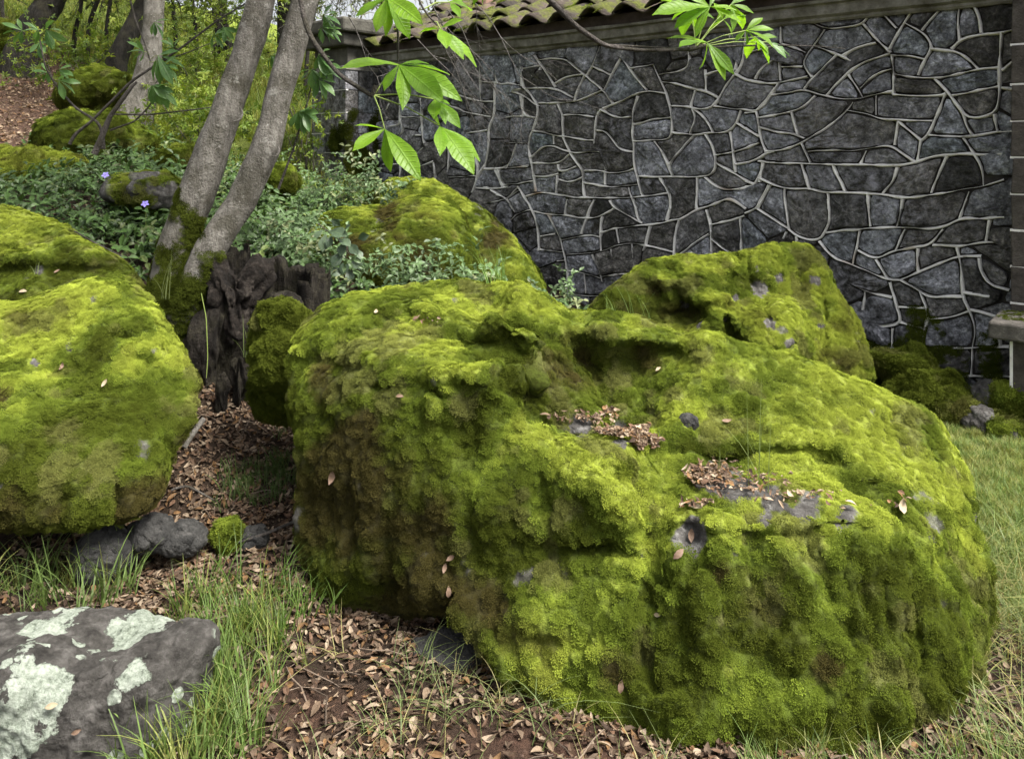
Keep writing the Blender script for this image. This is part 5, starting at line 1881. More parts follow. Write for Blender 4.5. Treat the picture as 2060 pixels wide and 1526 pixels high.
bg_tree('straight grey trunk behind the sapling', [(262, 240, 8.4), (290, 190, 8.45), (304, 110, 8.5), (310, 0, 8.6), (318, -200, 8.8), (330, -450, 9)], [42, 26, 22, 19, 16, 10], M_BARK,
        [(340, -250, 9), (200, -260, 9), (430, -220, 9.4)], 300, 0.11, 63, (.7, .7, .35), GREENS, 8)
bg_tree('thin dark trunk before the bright meadow, left one of a pair', [(441, 182, 13), (440, 120, 13), (438, 60, 13), (434, 0, 13.1), (430, -150, 13.3)], [9, 9, 8.5, 8, 5], M_BARKD,
        [(400, 20, 12.5), (380, -30, 13), (470, 10, 13), (350, 40, 12.6)], 110, 0.08, 64, (.6, .5, .3), YG, 9)
bg_tree('thin dark trunk before the bright meadow, right one of a pair', [(460, 175, 12.9), (459, 120, 12.9), (455, 70, 13), (447, 20, 13.1), (462, -150, 13.3)], [9, 9, 9, 8, 5], M_BARKD,
        [(400, 100, 12.2), (380, 140, 12), (420, 60, 12.6), (480, 90, 12.6)], 160, 0.07, 65, (.5, .5, .35), YG, 7)
bg_tree('dark trunk seen between the twin trunks at the top', [(572, 70, 13), (572, 0, 13), (570, -160, 13.3)], [14, 13, 8], M_BARKD,
        [(600, -20, 12.5), (660, 5, 12), (700, -20, 12.5), (540, -10, 12.4)], 120, 0.07, 66, (.6, .5, .3), DG, 8)
bg_tree('slim dark sapling leaning on the grassy slope at the top left', [(178, 45, 12), (190, 20, 12), (205, -20, 12.1), (240, -120, 12.3)], [4.5, 4, 4, 2.5], M_BARKD, [(240, -120, 12.4), (160, -90, 12)], 160, 0.12, 67, (.6, .6, .3), DG, 4)
bg_tree('bare grey tree with fine branches above the tiled roof end', [(800, 300, 13), (780, 40, 13), (770, -60, 13), (760, -260, 13.2)], [12, 11, 9, 5], M_BARK,
        [(700, 10, 12.5), (740, -10, 12.5), (820, 0, 12.8), (660, 20, 12), (880, -30, 12.6)], 220, 0.08, 68, (.6, .5, .35), [(0.16, .16, .1), (.12, .14, .06)], 16)

THIN = [('slim bare trunk between the leaning and the slanting dark trunks', 150, 60, 12.5, 165), ('slim bare trunk rising above the dark hollow rock', 215, 130, 11.5, 225), ('thin bare trunk just left of the meadow pair', 395, 190, 12, 385),
        ('thin bare trunk at the upper left corner', 12, 60, 13, 5), ('thin bare trunk behind the left one of the twin trunks', 505, 200, 11.5, 500), ('thin bare trunk hard by the pillar', 612, 230, 11, 640), ('thin crooked trunk left of the grey one', 350, 150, 12.5, 345)]
for k, (lb, px, py, Y, tx) in enumerate(THIN):
    bg_tree(lb, [(px, py, Y), (px * .6 + tx * .4 + (-1) ** k * 6, py * .5, Y), (tx, -20, Y + .1), (tx + 20, -220, Y + .2)], [4.5, 4, 3.5, 2], M_BARKD,
            [(tx - 60, 10, Y), (tx + 60, -20, Y), (tx, 60, Y), (tx + 30, 30, Y - .3)], 90, 0.055, 160 + k, (.5, .5, .35), GREENS, 12)

# bright thicket at the meadow edge and shrubs by the pillar
SH = 'shrubs on the bank'


def shrub(label, spots, n, size, cols, seed, spread, mat=None, stems=14):
    c = [P(*s) for s in spots]
    base = np.mean(c, 0)
    base = np.array([base[0], base[1], float(gz(base[:1], base[1:2])[0])])
    t = empty('shrub', base)
    tag(t, label, 'shrub', SH)
    rg = np.random.default_rng(seed)
    pp = Parts()
    for k in range(stems):
        e = c[int(rg.integers(len(c)))] + rg.normal(0, 1, 3) * np.array(spread)
        b = base + rg.normal(0, .12, 3) * np.array([1, 1, 0])
        pp.add(*tube([b, (b + e) / 2 + rg.normal(0, .06, 3), e], [.008, .005, .0015], 5, 0, k))
    link('stems', pp.mesh('stems'), M_TWIG, t)
    leaf_cloud('foliage', c, n, spread, size, cols, mat or M_CROWN, t, seed)


shrub('yellow-green thicket glowing behind the twin trunks', [(370, 110, 11), (420, 130, 11), (480, 120, 11), (400, 170, 10.6), (350, 60, 11.4)], 700, 0.055, YG, 71, (.4, .3, .3))
shrub('leafy green shrub at the left face of the pillar', [(600, 230, 8.6), (620, 290, 8.5), (590, 330, 8.4), (610, 180, 8.7)], 260, 0.045, GREENS, 72, (.2, .2, .2))
shrub('mid-green shrub right behind the grey trunk', [(360, 220, 8.4), (400, 250, 8.2), (330, 270, 8.0), (430, 230, 8.5)], 600, 0.05, GREENS, 73, (.3, .3, .2))
shrub('dim undergrowth shrub below the leaning dark trunk', [(130, 110, 10.5), (200, 95, 10.5), (90, 130, 10)], 420, 0.05, GREENS, 74, (.4, .3, .2))

# ------------------------------------------------------------------ saplings with palmate leaves
def leaflet_mesh(rng, wd):
    prof = [(0, 0.05), (0.12, 0.22), (0.3, 0.6), (0.5, 0.93), (0.65, 1.0), (0.8, 0.74), (0.92, 0.32), (1.0, 0.02)]
    V, Q = [], []
    dr = 0.12 + 0.18 * rng.random()
    for s, p in prof:
        z = -dr * s * s + 0.05 * s
        hw = wd * 0.5 * p
        zz = 0.28 * hw
        wv = 0.012 * math.sin(s * 17 + rng.random())
        V += [(s, -hw, z + zz + wv), (s, -hw * 0.5, z + zz * 0.75), (s, 0, z), (s, hw * 0.5, z + zz * 0.75), (s, hw, z + zz - wv)]
    for i in range(len(prof) - 1):
        for j in range(4):
            a = i * 5 + j
            Q.append((a, a + 5, a + 6, a + 1))
    me = mesh_np('leaflet', V, quads=Q)
    return me


_r = np.random.default_rng(23)
LEAFLETS = [leaflet_mesh(_r, w) for w in (0.31, 0.34, 0.28, 0.36)]
LEAFLETS_P = [m.copy() for m in LEAFLETS]
for m in LEAFLETS:
    m.materials.append(M_LEAF)
for m in LEAFLETS_P:
    m.materials.append(M_LEAFP)


def place_leaflet(parent, base, tip, rng, pale, nhint):
    x = tip - base
    L = np.linalg.norm(x)
    x = x / L
    n = np.array(nhint) + rng.normal(0, .28, 3)
    n = n - x * (n @ x)
    n /= np.linalg.norm(n)
    y = np.cross(n, x)
    M = Matrix(((x[0] * L, y[0] * L, n[0] * L, base[0]), (x[1] * L, y[1] * L, n[1] * L, base[1]), (x[2] * L, y[2] * L, n[2] * L, base[2]), (0, 0, 0, 1)))
    o = bpy.data.objects.new('leaflet', (LEAFLETS_P if pale else LEAFLETS)[int(rng.integers(4))])
    COL.objects.link(o)
    o.parent = parent
    o.matrix_basis = M
    return o


def palmate(bough, stem_pt, base, tips, rng, pale=False, nhint=(0.1, -0.55, 0.75), thick=0.0016):
    mid = (stem_pt + base) / 2 + np.array([0, 0, 0.008])
    v, q = tube([stem_pt, mid, base], [thick * 1.2, thick, thick], 6)
    o = link('leaf_stalk', mesh_np('leaf_stalk', v, q), M_STALK, bough)
    for t in tips:
        place_leaflet(o, base, t, rng, pale, nhint)


def auto_tips(base, ln, rng, k=5, out=(0.3, 0, -0.45), fan=1.25):
    """five to seven leaflets spread like a hand and hanging a little"""
    out = np.array(out, float)
    out /= np.linalg.norm(out)
    side = np.cross(out, [0, 0.9, 0.35])
    side /= np.linalg.norm(side)
    up = np.cross(side, out)
    r = []
    for i in range(k):
        a = (i / (k - 1) - 0.5) * 2 * fan
        d = out * math.cos(a) + side * math.sin(a) + up * rng.normal() * 0.2 + np.array([0, 0, -0.12])
        r.append(base + d / np.linalg.norm(d) * ln * (1.0 - 0.28 * abs(a) / fan) * (0.85 + 0.3 * rng.random()))
    return r


rng = np.random.default_rng(31)


def bough(label, stems, cat='branch', name='leafy_branch', mat=None):
    """stems: list of (path, radii)"""
    pp = Parts()
    for path, rad in stems:
        pp.add(*tube(PP(path), rad, 9, 0.08, 5, 0.015))
    t = empty(name, P(*stems[0][0][0]))
    tag(t, label, cat, 'palmate-leaved boughs and saplings')
    link('stem', pp.mesh('stem'), mat or M_TWIG, t)
    return t


def px_tips(lst, Y, rng, dy=0.05):
    return [P(a, b, Y + rng.normal() * dy) for a, b in lst]


YA = 1.75
b1 = bough('bright green palmate leaves on a thin bough hanging before the pillar',
           [([(590, -60, 1.85), (605, 0, 1.84), (612, 40, 1.82), (626, 78, 1.8), (680, 150, 1.78), (748, 193, YA)], [.007, .0065, .0062, .006, .0055, .0042]),
            ([(748, 193, YA), (757, 172, YA)], [.005, .006])])
n0 = P(752, 192, YA)
palmate(b1, n0, P(774, 260, 1.72), px_tips([(709, 297), (715, 246), (781, 346), (843, 346), (812, 300)], 1.68, rng), rng, nhint=(0, -0.75, 0.5))
palmate(b1, n0, P(802, 131, 1.78), px_tips([(693, 116), (770, 178), (820, 205), (887, 190), (928, 186), (905, 135), (860, 118)], 1.75, rng), rng, nhint=(0, -0.45, 0.8))
palmate(b1, n0, P(875, 200, 1.8), px_tips([(928, 254), (873, 232), (905, 205), (900, 240)], 1.78, rng), rng)
palmate(b1, n0, P(885, 254, 1.76), px_tips([(972, 316), (955, 336), (889, 297), (872, 228), (935, 300)], 1.74, rng), rng)
YB = 1.7
b2 = bough('bright green palmate leaves on a dark twig dropping from the top edge',
           [([(795, -90, YB), (797, 0, YB), (801, 60, YB + .02), (800, 125, YB + .06)], [.004, .0036, .003, .002]),
            ([(820, -60, YB), (850, 20, YB), (880, 52, YB)], [.003, .0025, .002])])
palmate(b2, P(797, -40, YB), P(778, -3, YB - .02), px_tips([(712, 26), (755, 62), (783, 72), (828, 76), (728, -20), (838, 30)], YB - .05, rng), rng, nhint=(0, -0.7, 0.55))
palmate(b2, P(872, 45, YB), P(885, 58, YB), px_tips([(846, 58), (968, 122), (936, 114), (928, 36), (900, 90)], YB, rng), rng)
palmate(b2, P(850, 20, YB), P(905, 5, YB + .05), px_tips([(850, -40), (960, -15), (955, 10), (925, 25)], YB + .05, rng), rng)
palmate(b2, P(797, -60, YB), P(960, -35, YB + .05), px_tips([(955, 10), (980, 10), (1010, -10)], YB + .05, rng), rng)
YC = 2.2
b3 = bough('bright green leaf cluster on a long bare bough crossing the wall top',
           [([(1060, -45, 2.05), (1105, 0, 2.08), (1160, 55, 2.1), (1203, 84, 2.12), (1214, 93, 2.13), (1290, 102, 2.16), (1385, 100, YC)], [.0085, .0078, .0072, .0072, .006, .005, .0048]),
            ([(1210, 90, 2.13), (1380, 99, YC + .02), (1480, 93, 2.3), (1560, 91, 2.36), (1640, 93, 2.42), (1700, 98, 2.45)], [.003, .0032, .003, .0024, .0016, .001]),
            ([(1385, 100, YC), (1420, 92, YC)], [.008, .006])])
n3 = P(1400, 96, YC)
palmate(b3, n3, P(1428, 14, YC), px_tips([(1318, 13), (1356, 50), (1397, 66), (1484, 14), (1498, 38), (1440, -30), (1378, -18)], YC, rng), rng, nhint=(0, -.5, .75))
palmate(b3, n3, P(1422, 86, YC - .03), px_tips([(1418, 141), (1465, 155), (1479, 144), (1344, 66), (1368, 84)], YC - .06, rng), rng, nhint=(0, -.75, .5))
palmate(b3, n3, P(1500, 62, YC + .05), px_tips([(1557, 52), (1560, 116), (1506, 90), (1478, 82), (1535, 30), (1560, 80)], YC + .05, rng), rng)
palmate(b3, n3, P(1545, 85, 2.36), px_tips([(1585, 112), (1595, 106), (1575, 95)], 2.38, rng), rng, pale=True)
palmate(b3, n3, P(1390, 20, YC + .06), px_tips([(1335, -10), (1350, 30), (1400, 50), (1440, 30), (1370, 60)], YC + .1, rng), rng)
palmate(b3, n3, P(1470, 10, YC + .1), px_tips([(1440, 45), (1520, 20), (1500, 45), (1480, 60), (1510, -20)], YC + .12, rng), rng)
palmate(b3, n3, P(1520, 75, YC + .1), px_tips([(1550, 110), (1530, 100), (1500, 105), (1565, 70)], YC + .1, rng), rng, nhint=(0, -.7, .5))
palmate(b3, n3, P(1455, 40, YC + .06), px_tips([(1420, 60), (1480, 70), (1500, 20), (1440, 5)], YC + .08, rng), rng)

# sapling on the bank at the upper left
YS = 4.7
sap = bough('sapling with pale drooping palmate leaves on the bank at the upper left',
            [([(208, 300, YS), (206, 268, YS), (198, 246, YS), (150, 216, YS), (113, 172, YS - .05), (92, 138, YS - .1), (85, 106, YS - .1), (80, 80, YS - .1)], [.012, .009, .008, .007, .006, .005, .0045, .004]),
             ([(140, 290, YS), (152, 268, YS), (180, 248, YS), (221, 207, YS), (265, 163, YS), (330, 120, YS), (360, 100, YS), (441, 39, YS), (520, -8, YS)], [.01, .009, .0085, .008, .0078, .007, .007, .006, .005]),
             ([(190, 310, YS - .1), (209, 265, YS - .1), (221, 235, YS - .1), (262, 178, YS - .1), (275, 165, YS - .1)], [.02, .016, .015, .012, .008]),
             ([(222, 262, YS), (270, 245, YS), (300, 215, YS), (318, 180, YS)], [.006, .005, .0045, .003]),
             ([(228, 230, YS - .1), (300, 231, YS), (380, 222, YS), (440, 214, YS + .1)], [.005, .005, .004, .003]),
             ([(262, 0, YS), (272, 40, YS), (290, 85, YS), (303, 125, YS)], [.006, .005, .004, .003]),
             ([(330, 122, YS), (380, 105, YS), (440, 80, YS + .1)], [.005, .004, .002]),
             ([(312, 168, YS), (345, 140, YS)], [.003, .002])], 'sapling', 'sapling')
for (sx, sy), (bx, by), ln, od in [((80, 85), (78, 62), .13, (-.5, 0, .1)), ((80, 82), (80, 86), .1, (0.1, -.3, -.6)), ((80, 80), (92, 60), .16, (.6, 0, -.25)), ((82, 90), (45, 62), .12, (-.8, 0, .05)),
                                   ((95, 142), (96, 146), .1, (-.7, 0, -.1)), ((113, 165), (118, 162), .13, (.7, 0, -.5)), ((113, 150), (118, 140), .1, (.6, 0, -.1)),
                                   ((300, 110), (290, 104), .12, (-.5, 0, .1)), ((303, 120), (318, 112), .2, (.7, 0, -.75)), ((318, 178), (306, 172), .13, (.25, -.2, -.7)), ((318, 180), (318, 176), .15, (.6, 0, -.5)),
                                   ((350, 60), (310, 45), .1, (.3, 0, -.3)), ((395, 75), (430, 70), .11, (.4, 0, -.4)), ((441, 45), (450, 55), .11, (.1, 0, -.7)), ((441, 39), (480, 45), .1, (.5, 0, -.3)), ((360, 100), (350, 95), .09, (-.3, 0, .3)),
                                   ((300, 125), (330, 130), .14, (.8, -.2, -.6))]:
    bp = P(bx, by, YS - .05)
    palmate(sap, P(sx, sy, YS), bp, auto_tips(bp, ln, rng, 5, od), rng, pale=True)
YE = 4.6
sap2 = bough('slender sapling with whitish drooping leaves between trunk and pillar',
             [([(560, 380, YE), (590, 300, YE), (615, 220, YE), (640, 120, YE), (650, 30, YE)], [.007, .006, .005, .004, .003]),
              ([(600, 260, YE), (570, 190, YE), (545, 120, YE)], [.004, .003, .002])], 'sapling', 'sapling')
for (sx, sy), (bx, by), ln, od in [((650, 40), (650, 30), .13, (.5, -.2, -.3)), ((645, 80), (645, 55), .12, (.5, 0, -.3)), ((640, 120), (640, 112), .14, (.7, -.1, -.5)), ((635, 130), (650, 130), .14, (.8, 0, -.6)),
                                   ((625, 180), (640, 160), .15, (.8, 0, -.6)), ((615, 220), (610, 225), .16, (.8, -.2, -.6)), ((600, 240), (600, 225), .13, (.5, 0, -.7)), ((545, 120), (545, 112), .11, (.4, 0, -.5)),
                                   ((620, 170), (628, 140), .12, (-.2, 0, -.7)), ((640, 60), (660, 60), .1, (.7, 0, -.3))]:
    bp = P(bx, by, YE - .05)
    palmate(sap2, P(sx, sy, YE), bp, auto_tips(bp, ln, rng, 6, od), rng, pale=True)

# ------------------------------------------------------------------ dead twigs hanging by the eaves
def dead_bough(label, start, direc, seed, ln=0.9, n=26):
    rg = np.random.default_rng(seed)
    pp = Parts()

    def grow(p, d, L, r, depth):
        pts = [p]
        k = 5
        for i in range(k):
            d = d + rg.normal(0, .16, 3) + np.array([0.02, 0, -0.05])
            d = d / np.linalg.norm(d)
            p = p + d * L / k
            # stay in front of the wall
            dist = (p - W0) @ WN
            if dist > -0.06:
                p = p - WN * (dist + 0.06 + 0.05 * rg.random())
            pts.append(p)
        pp.add(*tube(pts, np.linspace(r, r * 0.45, k + 1), 5))
        if depth < 3:
            for i in range(2 + int(rg.integers(0, 3))):
                j = int(rg.integers(1, k + 1))
                nd = d + rg.normal(0, .55, 3)
                grow(pts[j], nd / np.linalg.norm(nd), L * (0.45 + 0.3 * rg.random()), r * 0.55, depth + 1)
    grow(np.array(start), np.array(direc, float) / np.linalg.norm(direc), ln, 0.0055, 0)
    o = link('dead_branch', pp.mesh('dead_branch'), M_DEADTWIG)
    tag(o, label, 'branch', 'dead twigs over the eaves')


for k, (px, py, Y, d) in enumerate([(860, -10, 6.2, (.35, .25, -.7)), (900, 20, 6.4, (.5, .1, -.6)), (930, -30, 6.3, (.7, .0, -.7)), (880, 60, 6.5, (.25, .2, -.8)), (840, 80, 6.8, (.4, .1, -.5)), (700, 30, 6.6, (.4, .1, -.7))]):
    dead_bough(['tangle of dead grey twigs hanging over the eave, topmost', 'dead grey twigs spreading over the wall below the eave', 'long dead twig reaching right across the cornice',
                'dead grey twigs drooping behind the bright leaves', 'low dead twigs against the wall beside the pillar', 'dead twigs hanging in front of the pillar cap'][k],
               P(px, py, Y), d, 400 + k, 0.95 if k < 5 else 0.6)

# ------------------------------------------------------------------ hollow stump
stump = empty('tree_stump', P(520, 760, 4.15))
tag(stump, 'dark rotten hollow stump behind the tree foot', 'stump')
sc_ = P(530, 640, 4.22)
rg = np.random.default_rng(90)
na_, nz_ = 90, 34
ang = np.linspace(math.radians(-35), math.radians(200), na_)
V = []
for side, r0 in ((0, 0.33), (1, 0.25)):
    for j in range(nz_):
        s = j / (nz_ - 1)
        for i, a in enumerate(ang):
            q = np.array([[math.cos(a) * 3.2, math.sin(a) * 3.2, s * 0.6]])
            top = 0.90 + 0.08 * math.cos(a - 2.6) + 0.03 * float(vnoise(q * 2.3, 5)[0]) + 0.035 * float(vnoise(q * np.array([8, 8, 0.0]), 9)[0])
            z = 0.12 + (top - 0.12) * s
            gr = 0.008 * float(fbm(q * np.array([2.6, 2.6, 0.8]), 3, 6)[0]) + 0.011 * float(vnoise(q * np.array([9, 9, 0.7]), 7)[0]) + 0.05 * (1 - s) ** 2 * (1 if side == 0 else -.3)
            r = r0 + gr
            V.append((sc_[0] + r * math.cos(a) * 1.05, sc_[1] + r * math.sin(a) * 0.8, z))
V = np.array(V)
Q = []
m = na_ * nz_
for b, flip in ((0, False), (m, True)):
    for j in range(nz_ - 1):
        for i in range(na_ - 1):
            a = b + j * na_ + i
            f = (a, a + 1, a + na_ + 1, a + na_)
            Q.append(f[::-1] if flip else f)
for i in range(na_ - 1):
    a = (nz_ - 1) * na_ + i
    Q.append((a, a + 1, a + 1 + m, a + m))
for i in (0, na_ - 1):
    for j in range(nz_ - 1):
        a = j * na_ + i
        Q.append((a, a + na_, a + na_ + m, a + m))
link('shell', mesh_np('shell', V, quads=Q), M_ROT, stump)


def lump(name, c, radii, seed, mat, parent, amp=0.16, nu=90, nv=64, grain=(7, 7, 2.5)):
    d, q, t = sph_grid(nu, nv, (0, -1, .3))
    v = np.array(c) + d * np.array(radii)
    v = v + d * (amp * max(radii) * fbm(v * np.array(grain), 4, seed))[:, None] + d * (0.006 * fbm(v * np.array([60, 60, 14]), 2, seed))[:, None]
    return link(name, mesh_np(name, v, q, t), mat, parent)


lump('root_knot', P(468, 596, 3.98), (.14, .12, .16), 7, M_ROTRED, stump, 0.55, grain=(12, 12, 3))
rg = np.random.default_rng(66)
for k in range(16):
    a = math.radians(rg.uniform(-30, 195))
    r = rg.uniform(.27, .34)
    x, y = sc_[0] + r * math.cos(a) * 1.05, sc_[1] + r * math.sin(a) * .8
    h0, h1, w_ = rg.uniform(.35, .7), rg.uniform(.86, 1.02), rg.uniform(.012, .03)
    t1, t2 = -math.sin(a), math.cos(a)
    V = []
    for z, f, o_ in ((h0, 1.2, 0), ((h0 + h1) / 2, 1.0, .004), (h1 - .05, .7, .01), (h1, .08, .014)):
        for su, sv in ((-1, -.5), (1, -.5), (1, .5), (-1, .5)):
            V.append((x + t1 * su * w_ * f + math.cos(a) * (sv * .02 * f + o_), y + t2 * su * w_ * f + math.sin(a) * (sv * .02 * f + o_), z + rg.normal() * .006))
    Q = [(i * 4 + j, i * 4 + (j + 1) % 4, i * 4 + 4 + (j + 1) % 4, i * 4 + 4 + j) for i in range(3) for j in range(4)] + [(12, 13, 14, 15)]
    link('splinter', mesh_np('splinter', V, quads=Q, smooth=False), M_ROT, stump)
lump('root_buttress', P(430, 700, 3.95), (.1, .1, .28), 9, M_ROT, stump, 0.3, grain=(9, 9, 2))
lump('root_buttress', P(480, 770, 3.85), (.09, .08, .2), 10, M_ROT, stump, 0.3, grain=(9, 9, 2))
lump('bark_slab', P(445, 800, 3.75), (.045, .04, .12), 12, M_ROT, stump, 0.25)
lump('shell_fragment', P(575, 615, 3.9), (.09, .05, .06), 14, M_ROT, stump, 0.35)

# ------------------------------------------------------------------ ground cover
BROWNS = np.array([(0.12, 0.075, 0.05), (0.24, 0.165, 0.115), (0.075, 0.047, 0.033), (0.32, 0.235, 0.17), (0.18, 0.105, 0.07), (0.15, 0.105, 0.075), (0.38, 0.295, 0.225), (0.22, 0.125, 0.06)])
_r = np.random.default_rng(41)
DRY = [leaf_proto(_r, 0.034 * (0.6 + 0.8 * _r.random()), 0.012 + 0.009 * _r.random(), 0.55) for _ in range(9)]
G_LONG = [grass_proto(_r, 12, 0.03, 0.17, 0.0042, 0.7) for _ in range(5)]
G_SHORT = [grass_proto(_r, 16, 0.03, 0.06, 0.003, 0.8) for _ in range(4)]
G_BENT = [grass_proto(_r, 7, 0.03, 0.13, 0.003, 2.2) for _ in range(4)]
VINCA = [vinca_proto(_r) for _ in range(5)]


def on_ground(n, xr, yr, mask, seed, keep_out=True, lift=0.0):
    rg = np.random.default_rng(seed)
    x = rg.uniform(*xr, n)
    y = rg.uniform(*yr, n)
    fr = in_frame(x, y)
    x, y = x[fr], y[fr]
    kp = rg.random(len(x)) < mask(x, y)
    x, y = x[kp], y[kp]
    p = np.stack([x, y, gz(x, y) + lift], 1)
    if keep_out:
        o = inside_any(p + np.array([0, 0, 0.015]))
        p = p[~o]
    return p, gnormal(p[:, 0], p[:, 1]), rg


def nz2(x, y, s, seed):
    return fbm(np.stack([x * s, y * s, x * 0], 1), 3, seed)


def red_soil(x, y):
    return np.exp(-(((x - 0.15) / 0.3) ** 2 + ((y - 2.03) / 0.1) ** 2)) + 0.7 * np.exp(-(((x + 0.55) / 0.18) ** 2 + ((y - 2.15) / 0.08) ** 2))


def litter(name, label, p, n, rg, scale=1.0, tone=1.0):
    m = len(p)
    nr = n + rg.normal(0, .33, (m, 3))
    pk = rg.integers(0, len(DRY), m)
    col = BROWNS[np.minimum((rg.random(m) ** 1.1 * 8).astype(int), 7)] * (0.7 + 0.55 * rg.random((m, 1))) * tone * np.array([0.70, 0.70, 0.66])
    return tag(scatter(name, DRY, p + np.stack([p[:, 0] * 0, p[:, 0] * 0, 0.004 + 0.012 * rg.random(m)], 1), euler_from(nr, rg.random(m) * 6.28), scale * (0.2 + 0.95 * rg.random(m) ** 1.4), pk, col, M_LITTER), label, 'dry leaves')


p, n, rg = on_ground(44000, (-1.9, 1.9), (1.45, 3.1), lambda x, y: np.clip(0.75 + 0.4 * nz2(x, y, 3, 4) - 0.45 * red_soil(x, y) - 0.75 * lawn_mask(x, y), 0.03, 1), 1)
litter('leaf_litter', 'brown dry leaves strewn over the soil in front of the boulders', p, n, rg)
p, n, rg = on_ground(9000, (-1.75, -0.55), (3.1, 4.2), lambda x, y: 0.9 + 0 * x, 2)
litter('leaf_litter', 'brown dry leaves filling the gap between the two large boulders', p, n, rg)
p, n, rg = on_ground(26000, (-9.5, -4), (6.3, 13.5), lambda x, y: np.clip(path_mask(x, y) * 1.5 - 0.1, 0, 1), 3)
litter('leaf_litter', 'carpet of dry leaves on the path up the bank', p, n, rg, 1.7, 1.25)
p, n, rg = on_ground(5000, (-4.6, -1.0), (4.2, 8.5), lambda x, y: 0.55 + 0.3 * nz2(x, y, 2, 8), 4)
litter('leaf_litter', 'scattered dry leaves under the periwinkle on the bank', p, n, rg, 1.2)
# leaves caught on the ledges of the huge boulder
v, n, _q = MAIN
rg = np.random.default_rng(5)
sx, sy = W / 2 + v[:, 0] / v[:, 1] * F, YH - (v[:, 2] - CAMZ) / v[:, 1] * F
sel = np.zeros(len(v))
for px, py, rx, ry in [(1440, 965, 55, 25), (1510, 985, 80, 22), (1600, 1008, 90, 16), (1690, 1030, 60, 9), (1400, 1022, 30, 10), (1180, 845, 60, 14), (1250, 872, 50, 14), (1300, 895, 28, 10), (1800, 1015, 28, 10), (860, 650, 34, 10), (1110, 842, 40, 10)]:
    sel = np.maximum(sel, np.exp(-((sx - px) / rx) ** 2 - ((sy - py) / ry) ** 2))
face = (n * (np.array([0, 0, CAMZ]) - v)).sum(1) > 0
w = np.where((sel > 0.25) & (n[:, 2] > 0.3) & face, sel, 0)
cw = np.cumsum(w)
k = np.searchsorted(cw, rg.random(2300) * cw[-1])
litter('leaf_litter', 'pale dry leaves caught on the ledges of the huge boulder', v[k] + n[k] * 0.016, n[k] + np.array([0, 0, .4]), rg, 0.75, 1.35)


def clod(rng):
    ico = np.array([(0, 0, 1), (.89, 0, .45), (.28, .85, .45), (-.72, .53, .45), (-.72, -.53, .45), (.28, -.85, .45), (.72, .53, -.45), (-.28, .85, -.45), (-.89, 0, -.45), (-.28, -.85, -.45), (.72, -.53, -.45), (0, 0, -1)])
    fc = [(0, 1, 2), (0, 2, 3), (0, 3, 4), (0, 4, 5), (0, 5, 1), (1, 6, 2), (2, 7, 3), (3, 8, 4), (4, 9, 5), (5, 10, 1), (2, 6, 7), (3, 7, 8), (4, 8, 9), (5, 9, 10), (1, 10, 6), (6, 11, 7), (7, 11, 8), (8, 11, 9), (9, 11, 10), (10, 11, 6)]
    return ico * np.array([1, .8, .6]) * (0.7 + 0.6 * rng.random((12, 1))) * 0.006, np.array(fc)


_r = np.random.default_rng(51)
CLODS = [clod(_r) for _ in range(5)]
p, n, rg = on_ground(16000, (-1.4, 1.9), (1.5, 3.3), lambda x, y: np.clip(0.3 + 0.5 * nz2(x, y, 3, 4) + 0.8 * red_soil(x, y), 0, 1), 6)
m = len(p)
tag(scatter('soil_crumbs', CLODS, p, euler_from(n + rg.normal(0, .4, (m, 3)), rg.random(m) * 6.28), 0.3 + 1.3 * rg.random(m) ** 3, rg.integers(0, 5, m),
            np.array([(0.075, 0.045, 0.032)]) * (0.5 + 0.9 * rg.random((m, 1))), M_LITTER), 'crumbs of reddish-brown soil between the dry leaves', 'soil')
TW_ = []
for k in range(4):
    v, q = tube([(-.05, 0, 0), (-.015, .004 * _r.normal(), .004), (.02, .008 * _r.normal(), .003), (.05, .01 * _r.normal(), .002)], [.0016, .0015, .0013, .0008], 5)
    TW_.append((v, np.vstack([q[:, [0, 1, 2]], q[:, [0, 2, 3]]])))
p, n, rg = on_ground(700, (-1.7, 1.8), (1.5, 4.0), lambda x, y: 0.7 + 0 * x, 7)
m = len(p)
tag(scatter('twig_litter', TW_, p + np.array([0, 0, .014]), euler_from(n + rg.normal(0, .12, (m, 3)), rg.random(m) * 6.28), 0.5 + 1.2 * rg.random(m), rg.integers(0, 4, m),
            np.array([(0.16, 0.12, 0.09)]) * (0.5 + 0.9 * rg.random((m, 1))), M_LITTER), 'small broken twigs lying among the dry leaves', 'twigs')


def greens(base, m, rg, var=0.3, yellow=0.25):
    c = np.tile(np.array(base), (m, 1)) * (1 - var / 2 + var * rg.random((m, 1)) * 1.6)
    y = (rg.random(m) < yellow)[:, None]
    return np.where(y, c * np.array([1.9, 1.35, 1.6]), c)


def grass(label, protos, p, n, rg, base, scale=1.0, yellow=0.25, name='grass'):
    m = len(p)
    return tag(scatter(name, protos, p, euler_from(n * 0.4 + np.array([0, 0, 1.0]) + rg.normal(0, .15, (m, 3)), rg.random(m) * 6.28), scale * (0.6 + 0.8 * rg.random(m)),
                       rg.integers(0, len(protos), m), greens(base, m, rg, 0.4, yellow), M_GRASS), label, 'grass')


p, n, rg = on_ground(30000, (1.3, 3.6), (1.9, 5.2), lambda x, y: lawn_mask(x, y), 11)
grass('short pale lawn grass along the right picture edge', G_SHORT, p, n, rg, (0.13, 0.19, 0.05), 0.75, .4)
p, n, rg = on_ground(900, (1.3, 2.2), (1.9, 3.2), lambda x, y: 0.4 + 0.4 * nz2(x, y, 4, 3), 12)
grass('bent straw-coloured grass at the right foot of the huge boulder', G_BENT, p, n, rg, (0.14, 0.18, 0.06), 0.85, .35)


